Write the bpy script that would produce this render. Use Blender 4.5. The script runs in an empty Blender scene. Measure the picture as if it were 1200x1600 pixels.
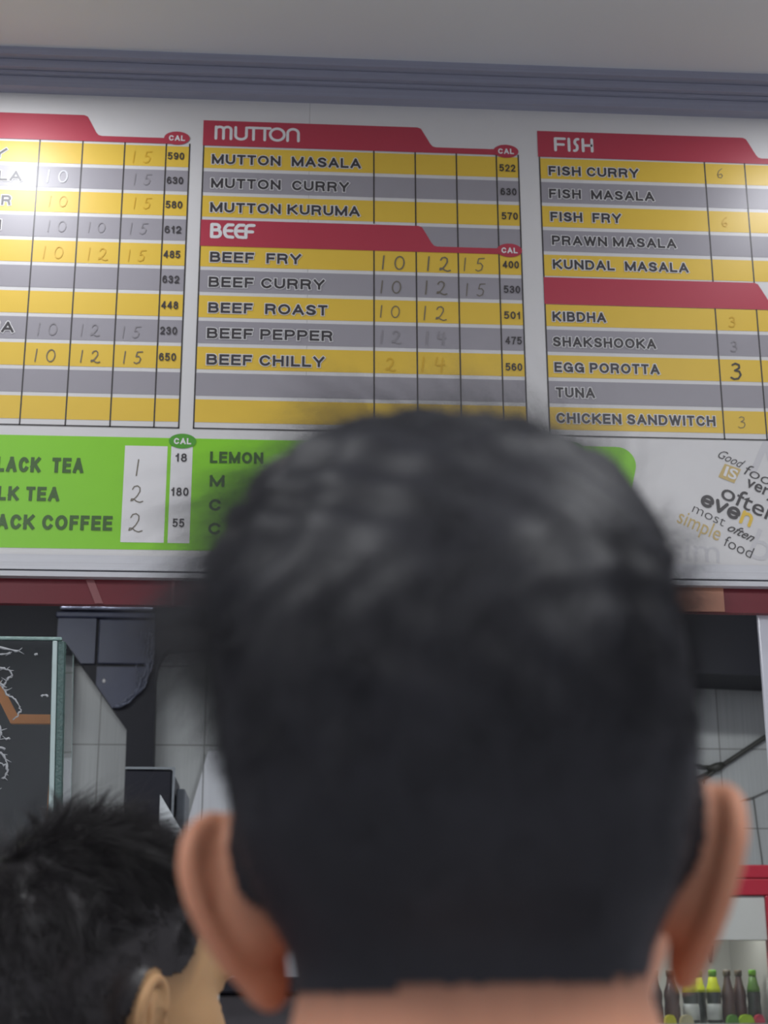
import bpy, bmesh, math, random
import numpy as np
from mathutils import Vector, Matrix

SC = bpy.context.scene
COL = SC.collection
random.seed(7)
RNG = np.random.default_rng(11)

# ------------------------------------------------------------------ camera
PITCH, YAW, ROLL = map(math.radians, (17.392, 3.935, -0.186))
CAM = Vector((0.0, 0.0, 1.5))
_f = Vector((math.sin(YAW) * math.cos(PITCH), math.cos(YAW) * math.cos(PITCH), math.sin(PITCH)))
_r = Vector((math.cos(YAW), -math.sin(YAW), 0))
_u = _r.cross(_f)
_r2 = _r * math.cos(ROLL) + _u * math.sin(ROLL)
_u2 = -_r * math.sin(ROLL) + _u * math.cos(ROLL)
cam_data = bpy.data.cameras.new('camera')
cam_data.sensor_fit = 'VERTICAL'
cam_data.sensor_height = 36.0
cam_data.sensor_width = 27.0
cam_data.lens = 36.0 * 2400 / 1600
cam_data.clip_start = 0.02
cam_data.dof.use_dof = True
cam_data.dof.focus_distance = 2.3
cam_data.dof.aperture_fstop = cam_data.lens / 5.6
cam = bpy.data.objects.new('camera', cam_data)
cam.matrix_world = Matrix(((_r2.x, _u2.x, -_f.x, CAM.x), (_r2.y, _u2.y, -_f.y, CAM.y),
                           (_r2.z, _u2.z, -_f.z, CAM.z), (0, 0, 0, 1)))
COL.objects.link(cam)
SC.camera = cam

# ------------------------------------------------------------------ exposure and light
SC.view_settings.view_transform = 'Standard'
SC.view_settings.look = 'None'
SC.view_settings.gamma = 1.0
SC.view_settings.use_curve_mapping = False
SC.view_settings.exposure = 0.0
world = bpy.data.worlds.new('world')
SC.world = world
world.use_nodes = True
world.node_tree.nodes['Background'].inputs[0].default_value = (0.8, 0.85, 1.0, 1)
world.node_tree.nodes['Background'].inputs[1].default_value = 0.05


def area(name, loc, size, power, col=(1, 1, 1), rot=(0, 0, 0), size_y=None, spread=180):
    l = bpy.data.lights.new(name, 'AREA')
    l.energy = power
    l.color = col
    l.size = size
    if size_y:
        l.shape = 'RECTANGLE'
        l.size_y = size_y
    l.spread = math.radians(spread)
    o = bpy.data.objects.new(name, l)
    o.location = loc
    o.rotation_euler = rot
    COL.objects.link(o)
    return o


# ceiling panels of the dining room (fittings are built below, at the same places)
PANELS = [(-1.3, 0.35), (1.3, 0.35), (-1.3, -1.6), (1.3, -1.6)]
PANEL_Z = 3.30
for px_, py_ in PANELS:
    area('panel_light', (px_, py_, PANEL_Z - 0.03), 0.56, 24, (0.96, 0.975, 1.0), size_y=0.56)
# round spots on the ceiling just in front of the menu board
SPOTS = [(-0.592, 2.455), (1.12, 2.46)]
SPOT_POWER = [4.6, 2.2]
for (sx, sy), pw in zip(SPOTS, SPOT_POWER):
    l = area('spot_light', (sx, sy, PANEL_Z - 0.035), 0.09, pw, (0.93, 0.95, 1.0))
    l.data.shape = 'DISK'
# kitchen ceiling lamps
KITCHEN_LAMPS = [(-1.3, 3.6), (1.3, 3.6)]
for kx, ky in KITCHEN_LAMPS:
    area('kitchen_light', (kx, ky, 3.14), 1.1, 27 if kx < 0 else 27, (0.94, 0.98, 1.0), size_y=0.25)

# ------------------------------------------------------------------ materials


def srgb(r, g, b):
    def c(v):
        v /= 255.0
        return v / 12.92 if v <= 0.04045 else ((v + 0.055) / 1.055) ** 2.4
    return (c(r), c(g), c(b))


MATS = {}


def mat(name, col, rough=0.5, metal=0.0, var=0.04, scale=30.0, bump=0.0, bump_scale=80.0, stretch=None,
        spec=0.5, sss=0.0, coat=0.0):
    if name in MATS:
        return MATS[name]
    m = bpy.data.materials.new(name)
    m.use_nodes = True
    nt = m.node_tree
    b = nt.nodes['Principled BSDF']
    b.inputs['Roughness'].default_value = rough
    b.inputs['Metallic'].default_value = metal
    b.inputs['Specular IOR Level'].default_value = spec
    b.inputs['Coat Weight'].default_value = coat
    if sss:
        b.inputs['Subsurface Weight'].default_value = sss
        b.inputs['Subsurface Radius'].default_value = (1.0, 0.35, 0.2)
        b.inputs['Subsurface Scale'].default_value = 0.006
    tc = nt.nodes.new('ShaderNodeTexCoord')
    mp = nt.nodes.new('ShaderNodeMapping')
    if stretch:
        mp.inputs['Scale'].default_value = stretch
    nt.links.new(tc.outputs['Object'], mp.inputs[0])
    n = nt.nodes.new('ShaderNodeTexNoise')
    n.inputs['Scale'].default_value = scale
    n.inputs['Detail'].default_value = 4
    nt.links.new(mp.outputs[0], n.inputs['Vector'])
    mx = nt.nodes.new('ShaderNodeMix')
    mx.data_type = 'RGBA'
    mx.inputs[6].default_value = (*[max(0, c * (1 - var)) for c in col], 1)
    mx.inputs[7].default_value = (*[min(1, c * (1 + var)) for c in col], 1)
    nt.links.new(n.outputs['Fac'], mx.inputs[0])
    nt.links.new(mx.outputs[2], b.inputs['Base Color'])
    if bump:
        n2 = nt.nodes.new('ShaderNodeTexNoise')
        n2.inputs['Scale'].default_value = bump_scale
        n2.inputs['Detail'].default_value = 3
        nt.links.new(mp.outputs[0], n2.inputs['Vector'])
        bp = nt.nodes.new('ShaderNodeBump')
        bp.inputs['Strength'].default_value = bump
        bp.inputs['Distance'].default_value = 0.01
        nt.links.new(n2.outputs['Fac'], bp.inputs['Height'])
        nt.links.new(bp.outputs[0], b.inputs['Normal'])
    MATS[name] = m
    return m


def emit(name, col, strength):
    m = bpy.data.materials.new(name)
    m.use_nodes = True
    nt = m.node_tree
    b = nt.nodes['Principled BSDF']
    b.inputs['Base Color'].default_value = (*col, 1)
    b.inputs['Emission Color'].default_value = (*col, 1)
    b.inputs['Emission Strength'].default_value = strength
    return m


def glass(name, col, rough=0.02):
    m = bpy.data.materials.new(name)
    m.use_nodes = True
    nt = m.node_tree
    b = nt.nodes['Principled BSDF']
    b.inputs['Base Color'].default_value = (*col, 1)
    b.inputs['Transmission Weight'].default_value = 1.0
    b.inputs['Roughness'].default_value = rough
    b.inputs['IOR'].default_value = 1.45
    return m


def tile_mat(name, col, grout, tw, th, ox, oz, mortar=0.0022, rough=0.25):
    m = bpy.data.materials.new(name)
    m.use_nodes = True
    nt = m.node_tree
    b = nt.nodes['Principled BSDF']
    b.inputs['Roughness'].default_value = rough
    tc = nt.nodes.new('ShaderNodeTexCoord')
    sp = nt.nodes.new('ShaderNodeSeparateXYZ')
    nt.links.new(tc.outputs['Object'], sp.inputs[0])
    cb = nt.nodes.new('ShaderNodeCombineXYZ')
    ax = nt.nodes.new('ShaderNodeMath'); ax.operation = 'SUBTRACT'; ax.inputs[1].default_value = ox
    az = nt.nodes.new('ShaderNodeMath'); az.operation = 'SUBTRACT'; az.inputs[1].default_value = oz
    nt.links.new(sp.outputs[0], ax.inputs[0])
    nt.links.new(sp.outputs[2], az.inputs[0])
    nt.links.new(ax.outputs[0], cb.inputs[0])
    nt.links.new(az.outputs[0], cb.inputs[1])
    br = nt.nodes.new('ShaderNodeTexBrick')
    br.offset = 0.0
    br.inputs['Scale'].default_value = 1.0
    br.inputs['Brick Width'].default_value = tw
    br.inputs['Row Height'].default_value = th
    br.inputs['Mortar Size'].default_value = mortar
    br.inputs['Mortar Smooth'].default_value = 0.1
    br.inputs['Color1'].default_value = (*col, 1)
    br.inputs['Color2'].default_value = (*[c * 0.96 for c in col], 1)
    br.inputs['Mortar'].default_value = (*grout, 1)
    nt.links.new(cb.outputs[0], br.inputs['Vector'])
    # faint vertical grain in the glaze
    wv = nt.nodes.new('ShaderNodeTexNoise')
    mp = nt.nodes.new('ShaderNodeMapping')
    mp.inputs['Scale'].default_value = (160, 160, 3)
    nt.links.new(tc.outputs['Object'], mp.inputs[0])
    nt.links.new(mp.outputs[0], wv.inputs['Vector'])
    wv.inputs['Scale'].default_value = 1.0
    mx = nt.nodes.new('ShaderNodeMix'); mx.data_type = 'RGBA'; mx.blend_type = 'MULTIPLY'
    rp = nt.nodes.new('ShaderNodeMapRange')
    rp.inputs['To Min'].default_value = 0.82; rp.inputs['To Max'].default_value = 1.08
    nt.links.new(wv.outputs['Fac'], rp.inputs['Value'])
    cc = nt.nodes.new('ShaderNodeCombineXYZ')
    for i in range(3):
        nt.links.new(rp.outputs[0], cc.inputs[i])
    mx.inputs[0].default_value = 1.0
    nt.links.new(br.outputs['Color'], mx.inputs[6])
    nt.links.new(cc.outputs[0], mx.inputs[7])
    nt.links.new(mx.outputs[2], b.inputs['Base Color'])
    MATS[name] = m
    return m


# ------------------------------------------------------------------ mesh helpers


class MB:
    """collects shapes and links them as ONE mesh object"""

    def __init__(self):
        self.v, self.f, self.mi, self.n = [], [], [], 0

    def add(self, verts, faces, mi=0):
        verts = np.asarray(verts, dtype=float).reshape(-1, 3)
        self.v.append(verts)
        for f in faces:
            self.f.append([int(i) + self.n for i in f])
            self.mi.append(mi)
        self.n += len(verts)

    def box(self, x0, x1, y0, y1, z0, z1, mi=0, bevel=0.0):
        if bevel > 0:
            bm = bmesh.new()
            bmesh.ops.create_cube(bm, size=1.0)
            for v in bm.verts:
                v.co = Vector(((x0 + x1) / 2 + v.co.x * (x1 - x0), (y0 + y1) / 2 + v.co.y * (y1 - y0),
                               (z0 + z1) / 2 + v.co.z * (z1 - z0)))
            bmesh.ops.bevel(bm, geom=bm.edges[:], offset=bevel, segments=2, affect='EDGES', profile=0.5)
            self.bm(bm, mi)
            return
        v = [(x0, y0, z0), (x1, y0, z0), (x1, y1, z0), (x0, y1, z0), (x0, y0, z1), (x1, y0, z1), (x1, y1, z1), (x0, y1, z1)]
        self.add(v, [(0, 3, 2, 1), (4, 5, 6, 7), (0, 1, 5, 4), (1, 2, 6, 5), (2, 3, 7, 6), (3, 0, 4, 7)], mi)

    def bm(self, bm, mi=0):
        bm.verts.index_update()
        self.add([tuple(v.co) for v in bm.verts], [[v.index for v in f.verts] for f in bm.faces], mi)
        bm.free()

    def prism_xz(self, pts, y0, y1, mi=0):
        """polygon in the x-z plane (counter-clockwise seen from -y) extruded from y0 to y1"""
        n = len(pts)
        v = [(p[0], y0, p[1]) for p in pts] + [(p[0], y1, p[1]) for p in pts]
        f = [list(range(n)), list(range(2 * n - 1, n - 1, -1))]
        f += [(i, i + n, (i + 1) % n + n, (i + 1) % n) for i in range(n)]
        self.add(v, f, mi)

    def flat(self, pts, y, mi=0):
        self.add([(p[0], y, p[1]) for p in pts], [list(range(len(pts)))], mi)

    def rect(self, x0, x1, z0, z1, y, mi=0):
        self.flat([(x0, z0), (x1, z0), (x1, z1), (x0, z1)], y, mi)

    def tube(self, pts, radii, seg=8, mi=0, cap=True):
        pts = [Vector(p) for p in pts]
        if not hasattr(radii, '__len__'):
            radii = [radii] * len(pts)
        rings, up = [], None
        for i, p in enumerate(pts):
            t = (pts[min(i + 1, len(pts) - 1)] - pts[max(i - 1, 0)]).normalized()
            if up is None:
                up = Vector((0, 0, 1)) if abs(t.z) < 0.9 else Vector((1, 0, 0))
            a = t.cross(up).normalized()
            bb = a.cross(t).normalized()
            up = bb
            rings.append([p + (a * math.cos(2 * math.pi * k / seg) + bb * math.sin(2 * math.pi * k / seg)) * radii[i]
                          for k in range(seg)])
        v = [tuple(q) for r in rings for q in r]
        f = []
        for i in range(len(pts) - 1):
            for k in range(seg):
                k2 = (k + 1) % seg
                f.append((i * seg + k, i * seg + k2, (i + 1) * seg + k2, (i + 1) * seg + k))
        if cap:
            f.append(list(range(seg))[::-1])
            f.append([(len(pts) - 1) * seg + k for k in range(seg)])
        self.add(v, f, mi)

    def lathe(self, prof, cx, cy, seg=24, mi=0):
        """profile of (radius, z) turned round the vertical through cx, cy"""
        v, f = [], []
        for r, z in prof:
            for k in range(seg):
                a = 2 * math.pi * k / seg
                v.append((cx + r * math.cos(a), cy + r * math.sin(a), z))
        n = len(prof)
        for i in range(n - 1):
            for k in range(seg):
                k2 = (k + 1) % seg
                f.append((i * seg + k, i * seg + k2, (i + 1) * seg + k2, (i + 1) * seg + k))
        f.append(list(range(seg))[::-1])
        f.append([(n - 1) * seg + k for k in range(seg)])
        self.add(v, f, mi)

    def stroke(self, pts, w, y, mi=0, joins=True):
        """a pen stroke of width w lying on the board plane"""
        P = [np.array(p, float) for p in pts]
        y -= 0.000004 * (len(self.f) % 37)
        for a, b in zip(P[:-1], P[1:]):
            d = b - a
            L = np.hypot(*d)
            if L < 1e-9:
                continue
            nrm = np.array([-d[1], d[0]]) / L * w / 2
            self.flat([a - nrm, b - nrm, b + nrm, a + nrm], y, mi)
            y -= 0.000004
        if joins:
            for k, p in enumerate(P):
                self.flat([p + w / 2 * np.array([math.cos(t), math.sin(t)]) for t in np.linspace(0, 2 * math.pi, 9)[:-1]],
                          y - 0.000004 * (k + 1), mi)

    def build(self, name, m, parent=None, smooth=False):
        me = bpy.data.meshes.new(name)
        v = np.concatenate(self.v) if self.v else np.zeros((0, 3))
        me.from_pydata([tuple(p) for p in v], [], self.f)
        ms = m if isinstance(m, (list, tuple)) else [m]
        for q in ms:
            me.materials.append(q)
        me.polygons.foreach_set('material_index', self.mi)
        if smooth:
            me.polygons.foreach_set('use_smooth', [True] * len(self.f))
        me.update()
        return link(name, me, parent, smooth)


def link(name, me, parent=None, smooth=False):
    o = bpy.data.objects.new(name, me)
    COL.objects.link(o)
    if parent is not None:
        o.parent = parent
        # parts are modelled in world coordinates: undo the parent's own place
        o.matrix_parent_inverse = parent_matrix(parent).inverted()
    return o


def parent_matrix(o):
    m = Matrix.LocRotScale(o.location, o.rotation_euler, o.scale)
    return m if o.parent is None else parent_matrix(o.parent) @ o.matrix_parent_inverse @ m


def tag(o, label=None, cat=None, group=None, kind=None):
    if label: o['label'] = label
    if cat: o['category'] = cat
    if group: o['group'] = group
    if kind: o['kind'] = kind
    return o


def thing(name, label, cat, loc=(0, 0, 0), group=None):
    o = bpy.data.objects.new(name, None)
    o.empty_display_size = 0.1
    o.location = loc
    COL.objects.link(o)
    return tag(o, label, cat, group)


def struct(name, mb, m):
    return tag(mb.build(name, m), kind='structure')


# ------------------------------------------------------------------ room shell
BY = 2.80            # face of the menu board
CEIL = 3.335
m_ceil = mat('ceiling_paint', srgb(222, 224, 230), 0.75, var=0.02, scale=3)
m_wall = mat('wall_paint', srgb(198, 199, 203), 0.7, var=0.02, scale=4)
m_floor = mat('floor_stone', srgb(198, 199, 203), 0.35, var=0.12, scale=9)
m_tile = tile_mat('kitchen_tile', srgb(188, 190, 190), srgb(128, 128, 124), 0.38, 0.29, -0.65, 2.36)

b = MB(); b.box(-3.2, 3.2, -3.2, 6.0, -0.1, 0.0)
struct('floor', b, m_floor)
b = MB(); b.box(-3.2, 3.2, -3.2, 2.98, CEIL, CEIL + 0.1)
struct('ceiling', b, m_ceil)
b = MB(); b.box(-3.2, 3.2, 2.98, 6.0, 3.2, 3.3)
struct('ceiling_kitchen', b, mat('kitchen_ceiling', srgb(95, 95, 98), 0.7))
b = MB(); b.box(-3.3, -3.2, -3.2, 6.0, 0, 3.5)
struct('wall_left', b, m_wall)
b = MB(); b.box(3.2, 3.3, -3.2, 6.0, 0, 3.5)
struct('wall_right', b, m_wall)
b = MB(); b.box(-3.2, 3.2, -3.3, -3.2, 0, 3.5)
struct('wall_rear', b, m_wall)
b = MB(); b.box(-3.2, 3.2, 5.6, 5.7, 0, 3.2)
struct('wall_back', b, m_tile)
# the wall over the serving hatch that carries the board, and its jamb at the right
b = MB(); b.box(-3.2, 3.2, 2.83, 2.98, 2.245, CEIL)
struct('wall_front', b, m_wall)
m_jamb = mat('jamb_gloss_white', srgb(222, 222, 230), 0.14, var=0.02, scale=5)
b = MB(); b.box(0.912, 3.19, 2.8185, 2.829, 0.0, 2.244, bevel=0.003)
struct('trim_1', b, m_jamb)
# red soffit band under the board
m_red_band = mat('red_acrylic', srgb(122, 40, 50), 0.38, spec=.3, var=0.08, scale=6)
b = MB()
b.box(-3.19, 3.19, 2.800, 2.818, 2.190, 2.243, 0)
b.prism_xz([(-0.345, 2.191), (-0.330, 2.191), (-0.352, 2.242), (-0.367, 2.242)], 2.797, 2.801, 1)
b.box(-0.205, -0.200, 2.797, 2.801, 2.191, 2.242, 1)
b.box(0.60, 0.842, 2.796, 2.801, 2.191, 2.242, 2)  # plain tan rectangle on the red band
struct('trim_2', b, [m_red_band, mat('band_joint', srgb(150, 85, 88), 0.4), mat('tan_patch', srgb(200, 138, 110), 0.45, var=0.1, scale=18)])
# cornice between wall and ceiling
m_corn = mat('cornice_grey', srgb(158, 160, 178), 0.45, var=0.12, scale=1.0, stretch=(2, 60, 260))
b = MB()
b.prism_xz([(-3.19, 3.318), (3.19, 3.318), (3.19, CEIL), (-3.19, CEIL)], 2.735, 2.83)
b.prism_xz([(-3.19, 3.300), (3.19, 3.300), (3.19, 3.317), (-3.19, 3.317)], 2.752, 2.83)
b.prism_xz([(-3.19, 3.292), (3.19, 3.292), (3.19, 3.299), (-3.19, 3.299)], 2.764, 2.83)
b.prism_xz([(-3.19, 3.268), (3.19, 3.268), (3.19, 3.291), (-3.19, 3.291)], 2.772, 2.83)
struct('trim_3', b, m_corn)

# ------------------------------------------------------------------ lamps
m_white_metal = mat('white_metal', srgb(220, 220, 220), 0.4)
for i, (px_, py_) in enumerate(PANELS):
    t = thing('ceiling_panel_light', 'square white ceiling light panel over the queue, %s' % (
        'nearer the board at left', 'nearer the board at right', 'farther back at left', 'farther back at right')[i],
        'ceiling light', (px_, py_, CEIL), 'ceiling panels over the queue')
    b = MB(); b.box(px_ - 0.31, px_ + 0.31, py_ - 0.31, py_ + 0.31, PANEL_Z - 0.01, CEIL)
    b.build('frame', m_white_metal, t)
    b = MB(); b.box(px_ - 0.28, px_ + 0.28, py_ - 0.28, py_ + 0.28, PANEL_Z - 0.016, PANEL_Z - 0.011)
    b.build('diffuser', emit('panel_diffuser', (1, 1, 1), 2.0), t)
for i, (sx, sy) in enumerate(SPOTS):
    t = thing('ceiling_spot_light', 'round ceiling spot light in front of the menu board, %s' % ('left one', 'right one')[i],
              'ceiling light', (sx, sy, CEIL), 'spots washing the menu board')
    b = MB(); b.lathe([(0.062, CEIL), (0.062, PANEL_Z - 0.012), (0.05, PANEL_Z - 0.02)], sx, sy)
    b.build('housing', m_white_metal, t, True)
    b = MB(); b.lathe([(0.046, PANEL_Z - 0.0205), (0.044, PANEL_Z - 0.027)], sx, sy)
    b.build('diffuser', emit('spot_diffuser', (0.93, 0.95, 1), 8.0), t)
for i, (kx, ky) in enumerate(KITCHEN_LAMPS):
    t = thing('kitchen_tube_light', 'long kitchen ceiling light behind the hatch, %s' % ('left', 'right')[i],
              'ceiling light', (kx, ky, 3.2), 'kitchen lights')
    b = MB(); b.box(kx - 0.6, kx + 0.6, ky - 0.14, ky + 0.14, 3.16, 3.2)
    b.build('tray', m_white_metal, t)
    b = MB(); b.box(kx - 0.55, kx + 0.55, ky - 0.12, ky + 0.12, 3.148, 3.159)
    b.build('diffuser', emit('kitchen_diffuser', (0.92, 0.97, 1), 3.0), t)

# ------------------------------------------------------------------ menu board
_text_cache = {}


def glyphs(body, bold=0.0, shear=0.0):
    key = (body, bold, shear)
    if key not in _text_cache:
        c = bpy.data.curves.new('lettering', 'FONT')
        c.body = body
        c.offset = bold
        c.shear = shear
        c.resolution_u = 4
        o = bpy.data.objects.new('lettering', c)
        COL.objects.link(o)
        bpy.context.view_layer.update()
        me = bpy.data.meshes.new_from_object(o.evaluated_get(bpy.context.evaluated_depsgraph_get()))
        v = np.array([tuple(p.co[:2]) for p in me.vertices])
        f = [list(p.vertices) for p in me.polygons]
        bpy.data.objects.remove(o)
        bpy.data.curves.remove(c)
        bpy.data.meshes.remove(me)
        _text_cache[key] = (v, f)
    return _text_cache[key]


CAPH = glyphs('H')[0][:, 1].max()  # cap height of the built-in letters


def text(mb, body, x0, x1, z, cap, y, bold=0.02, shear=0.0, angle=0.0, mi=0, ref=None, flip=False):
    """lettering fitted between x0 and x1, baseline z, cap height cap; millimetre layout is passed in metres"""
    v, f = glyphs(body, bold, shear)
    r = glyphs(body, 0.0 if ref is None else ref, shear)[0]
    lo, hi = r[:, 0].min(), r[:, 0].max()
    sx = (x1 - x0) / (hi - lo)
    p = np.column_stack([(v[:, 0] - lo) * sx, v[:, 1] * cap / CAPH])
    ca, sa = math.cos(angle), math.sin(angle)
    q = np.column_stack([x0 + p[:, 0] * ca - p[:, 1] * sa, np.full(len(p), y), z + p[:, 0] * sa + p[:, 1] * ca])
    mb.add(q, f, mi)


def _arc(cx, cy, rx, ry, a0, a1, n=9):
    return [(cx + rx * math.cos(math.radians(a)), cy + ry * math.sin(math.radians(a))) for a in np.linspace(a0, a1, n)]


BLOCK = {   # bold grotesque capitals and figures as centre lines in a unit box: (width, strokes)
    'A': (.76, [[(0, 0), (.5, 1)], [(1, 0), (.5, 1)], [(.2, .3), (.8, .3)]]),
    'B': (.68, [[(0, 0), (0, 1)], [(0, 1), (.6, 1)] + _arc(.62, .77, .3, .23, 90, -90) + [(0, .54)], [(0, .54), (.62, .54)] + _arc(.66, .27, .34, .27, 90, -90) + [(0, 0)]]),
    'C': (.72, [_arc(.52, .5, .52, .5, 38, 322, 19)]),
    'D': (.72, [[(0, 0), (0, 1)], [(0, 1), (.4, 1)] + _arc(.45, .5, .55, .5, 85, -85, 13) + [(0, 0)]]),
    'E': (.62, [[(0, 0), (0, 1)], [(0, 1), (1, 1)], [(0, .52), (.92, .52)], [(0, 0), (1, 0)]]),
    'F': (.58, [[(0, 0), (0, 1)], [(0, 1), (1, 1)], [(0, .50), (.86, .50)]]),
    'G': (.78, [_arc(.5, .5, .5, .5, 40, 335, 19) + [(1, .45)], [(.58, .45), (1, .45)], [(1, .45), (1, 0)]]),
    'H': (.70, [[(0, 0), (0, 1)], [(1, 0), (1, 1)], [(0, .52), (1, .52)]]),
    'I': (.20, [[(.5, 0), (.5, 1)]]),
    'K': (.74, [[(0, 0), (0, 1)], [(0, .35), (.92, 1)], [(.3, .58), (.98, 0)]]),
    'L': (.58, [[(0, 0), (0, 1)], [(0, 0), (1, 0)]]),
    'M': (.86, [[(0, 0), (0, 1)], [(0, .95), (.5, .05)], [(.5, .05), (1, .95)], [(1, 1), (1, 0)]]),
    'N': (.72, [[(0, 0), (0, 1)], [(0, .97), (1, .03)], [(1, 0), (1, 1)]]),
    'O': (.80, [_arc(.5, .5, .5, .5, 0, 360, 25)]),
    'P': (.66, [[(0, 0), (0, 1)], [(0, 1), (.6, 1)] + _arc(.64, .72, .36, .28, 90, -90) + [(0, .44)]]),
    'R': (.72, [[(0, 0), (0, 1)], [(0, 1), (.6, 1)] + _arc(.62, .74, .34, .26, 90, -90) + [(0, .48)], [(.55, .48), (.84, .34), (.92, 0)]]),
    'S': (.66, [_arc(.5, .76, .46, .24, 20, 200, 9) + [(.3, .56), (.72, .45)] + _arc(.5, .25, .5, .25, 20, -160, 9)]),
    'T': (.62, [[(0, 1), (1, 1)], [(.5, 0), (.5, 1)]]),
    'U': (.70, [[(0, 1), (0, .38)] + _arc(.5, .36, .5, .36, 180, 360, 9) + [(1, 1)]]),
    'W': (.98, [[(0, 1), (.25, 0)], [(.25, 0), (.5, 1)], [(.5, 1), (.75, 0)], [(.75, 0), (1, 1)]]),
    'Y': (.72, [[(0, 1), (.5, .42)], [(1, 1), (.5, .42)], [(.5, .45), (.5, 0)]]),
    '0': (.56, [_arc(.5, .5, .5, .5, 0, 360, 21)]),
    '1': (.40, [[(.75, 0), (.75, 1)], [(.75, .95), (.45, .76), (.1, .72)]]),
    '2': (.56, [_arc(.5, .70, .48, .30, 170, -20, 10) + [(.75, .42), (.3, .2), (.05, 0)], [(.05, 0), (1, 0)]]),
    '3': (.56, [_arc(.48, .76, .44, .24, 165, -90, 10) + [(.40, .52)], [(.4, .52)] + _arc(.48, .26, .50, .26, 90, -165, 10)]),
    '4': (.58, [[(.72, 0), (.72, 1)], [(.72, .98), (0, .30)], [(0, .27), (1, .27)]]),
    '5': (.56, [[(.10, 1), (.90, 1)], [(.12, 1), (.05, .50)], [(.05, .55), (.25, .63)] + _arc(.46, .32, .52, .32, 95, -100, 10) + [(.0, .12)]]),
    '6': (.56, [_arc(.5, .5, .5, .5, 50, 180, 8) + [(0, .32)], _arc(.5, .31, .5, .31, 0, 360, 17)]),
    '7': (.56, [[(0, 1), (1, 1)], [(1, .98), (.55, .5), (.35, 0)]]),
    '8': (.56, [_arc(.5, .76, .42, .24, 0, 360, 15), _arc(.5, .27, .5, .27, 0, 360, 17)]),
    '9': (.56, [_arc(.5, .69, .5, .31, 0, 360, 17), _arc(.5, .5, .5, .5, 0, -130, 8)]),
}


def block(mb, body, x0, x1, z, cap, y, w=0.20, grow=0.0, mi=0):
    """bold lettering between x0 and x1 on baseline z; w is the stroke over the cap height, grow widens it (outline)"""
    gap = 0.13
    tot = 0
    for k, ch in enumerate(body):
        tot += 0.34 if ch == ' ' else BLOCK[ch][0] + (gap if k + 1 < len(body) else 0)
    sx = (x1 - x0) / tot
    hw = w * cap / 2
    pen = w * cap + 2 * grow
    cx, y0, ns = x0, y, 0
    for ch in body:
        if ch == ' ':
            cx += 0.34 * sx
            continue
        gw, strokes = BLOCK[ch]
        gw *= sx
        for st in strokes:
            p = [np.array((cx + (hw + u * (gw - 2 * hw) if gw > 2 * hw else gw / 2), z + hw + v * (cap - 2 * hw))) for u, v in st]
            closed = np.hypot(*(p[0] - p[-1])) < 1e-6
            if not closed:
                d0 = (p[0] - p[1]) / np.hypot(*(p[0] - p[1])); d1 = (p[-1] - p[-2]) / np.hypot(*(p[-1] - p[-2]))
                p[0] = p[0] + d0 * pen / 2; p[-1] = p[-1] + d1 * pen / 2
            nn = len(p)
            nrm = []
            for i in range(nn):
                if closed:
                    a_ = p[i] - p[i - 1] if i > 0 else p[0] - p[-2]
                    c_ = p[i + 1] - p[i] if i + 1 < nn else p[1] - p[0]
                else:
                    a_ = p[i] - p[i - 1] if i > 0 else p[1] - p[0]
                    c_ = p[i + 1] - p[i] if i + 1 < nn else p[-1] - p[-2]
                a_ = a_ / max(np.hypot(*a_), 1e-9); c_ = c_ / max(np.hypot(*c_), 1e-9)
                m_ = a_ + c_
                m_ = m_ / max(np.hypot(*m_), 1e-9)
                sc_ = 1 / max(0.6, float(np.dot(m_, a_)))
                nrm.append(np.array((-m_[1], m_[0])) * pen / 2 * sc_)
            y = y0 - 0.00002 * (ns % 9)
            ns += 1
            v = [(q[0] - k[0], y, q[1] - k[1]) for q, k in zip(p, nrm)] + [(q[0] + k[0], y, q[1] + k[1]) for q, k in zip(p, nrm)]
            mb.add(v, [(i, i + 1, nn + i + 1, nn + i) for i in range(nn - 1)], mi)
        cx += gw + gap * sx


board = thing('menu_board', 'long white illustrated menu board with red, yellow, grey and green price tables above the hatch',
              'menu board', (0.2, BY, 2.25))
GL = dict(rough=0.40, spec=0.5, var=0.02)
m_vinyl = mat('vinyl_white', srgb(222, 220, 219), bump=0.02, bump_scale=300, **GL)
m_yel = mat('print_yellow', srgb(234, 196, 72), **GL)
m_gry = mat('print_grey', srgb(160, 156, 162), **GL)
m_red = mat('print_red', srgb(186, 62, 80), **GL)
m_line = mat('print_line', srgb(62, 58, 58), **GL)
m_grn = mat('print_green', srgb(138, 212, 42), **GL)
m_dgrn = mat('print_dark_green', srgb(82, 160, 48), **GL)
m_ink = mat('print_charcoal', srgb(66, 62, 64), **GL)
m_inkg = mat('print_olive', srgb(62, 98, 40), **GL)
m_wht = mat('print_white', srgb(232, 230, 230), **GL)
m_gold = mat('print_gold', srgb(208, 182, 118), **GL)
m_pale = mat('print_pale_grey', srgb(208, 206, 208), **GL)
m_pen = [mat('pen_strong', srgb(70, 66, 62), **GL), mat('pen_mid', srgb(118, 110, 96), **GL),
         mat('pen_faint_yellow', srgb(222, 178, 52), **GL), mat('pen_faint_grey', srgb(148, 144, 148), **GL),
         mat('pen_glare_white', srgb(205, 205, 210), **GL)]  # last tone is whitish: glare on the board put into the pen colour

b = MB()
b.box(-3.15, 0.0405, BY, BY + 0.03, 2.283, 3.268)
b.box(0.041, 3.15, BY, BY + 0.03, 2.283, 3.268)
b.build('panel', m_vinyl, board)
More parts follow.
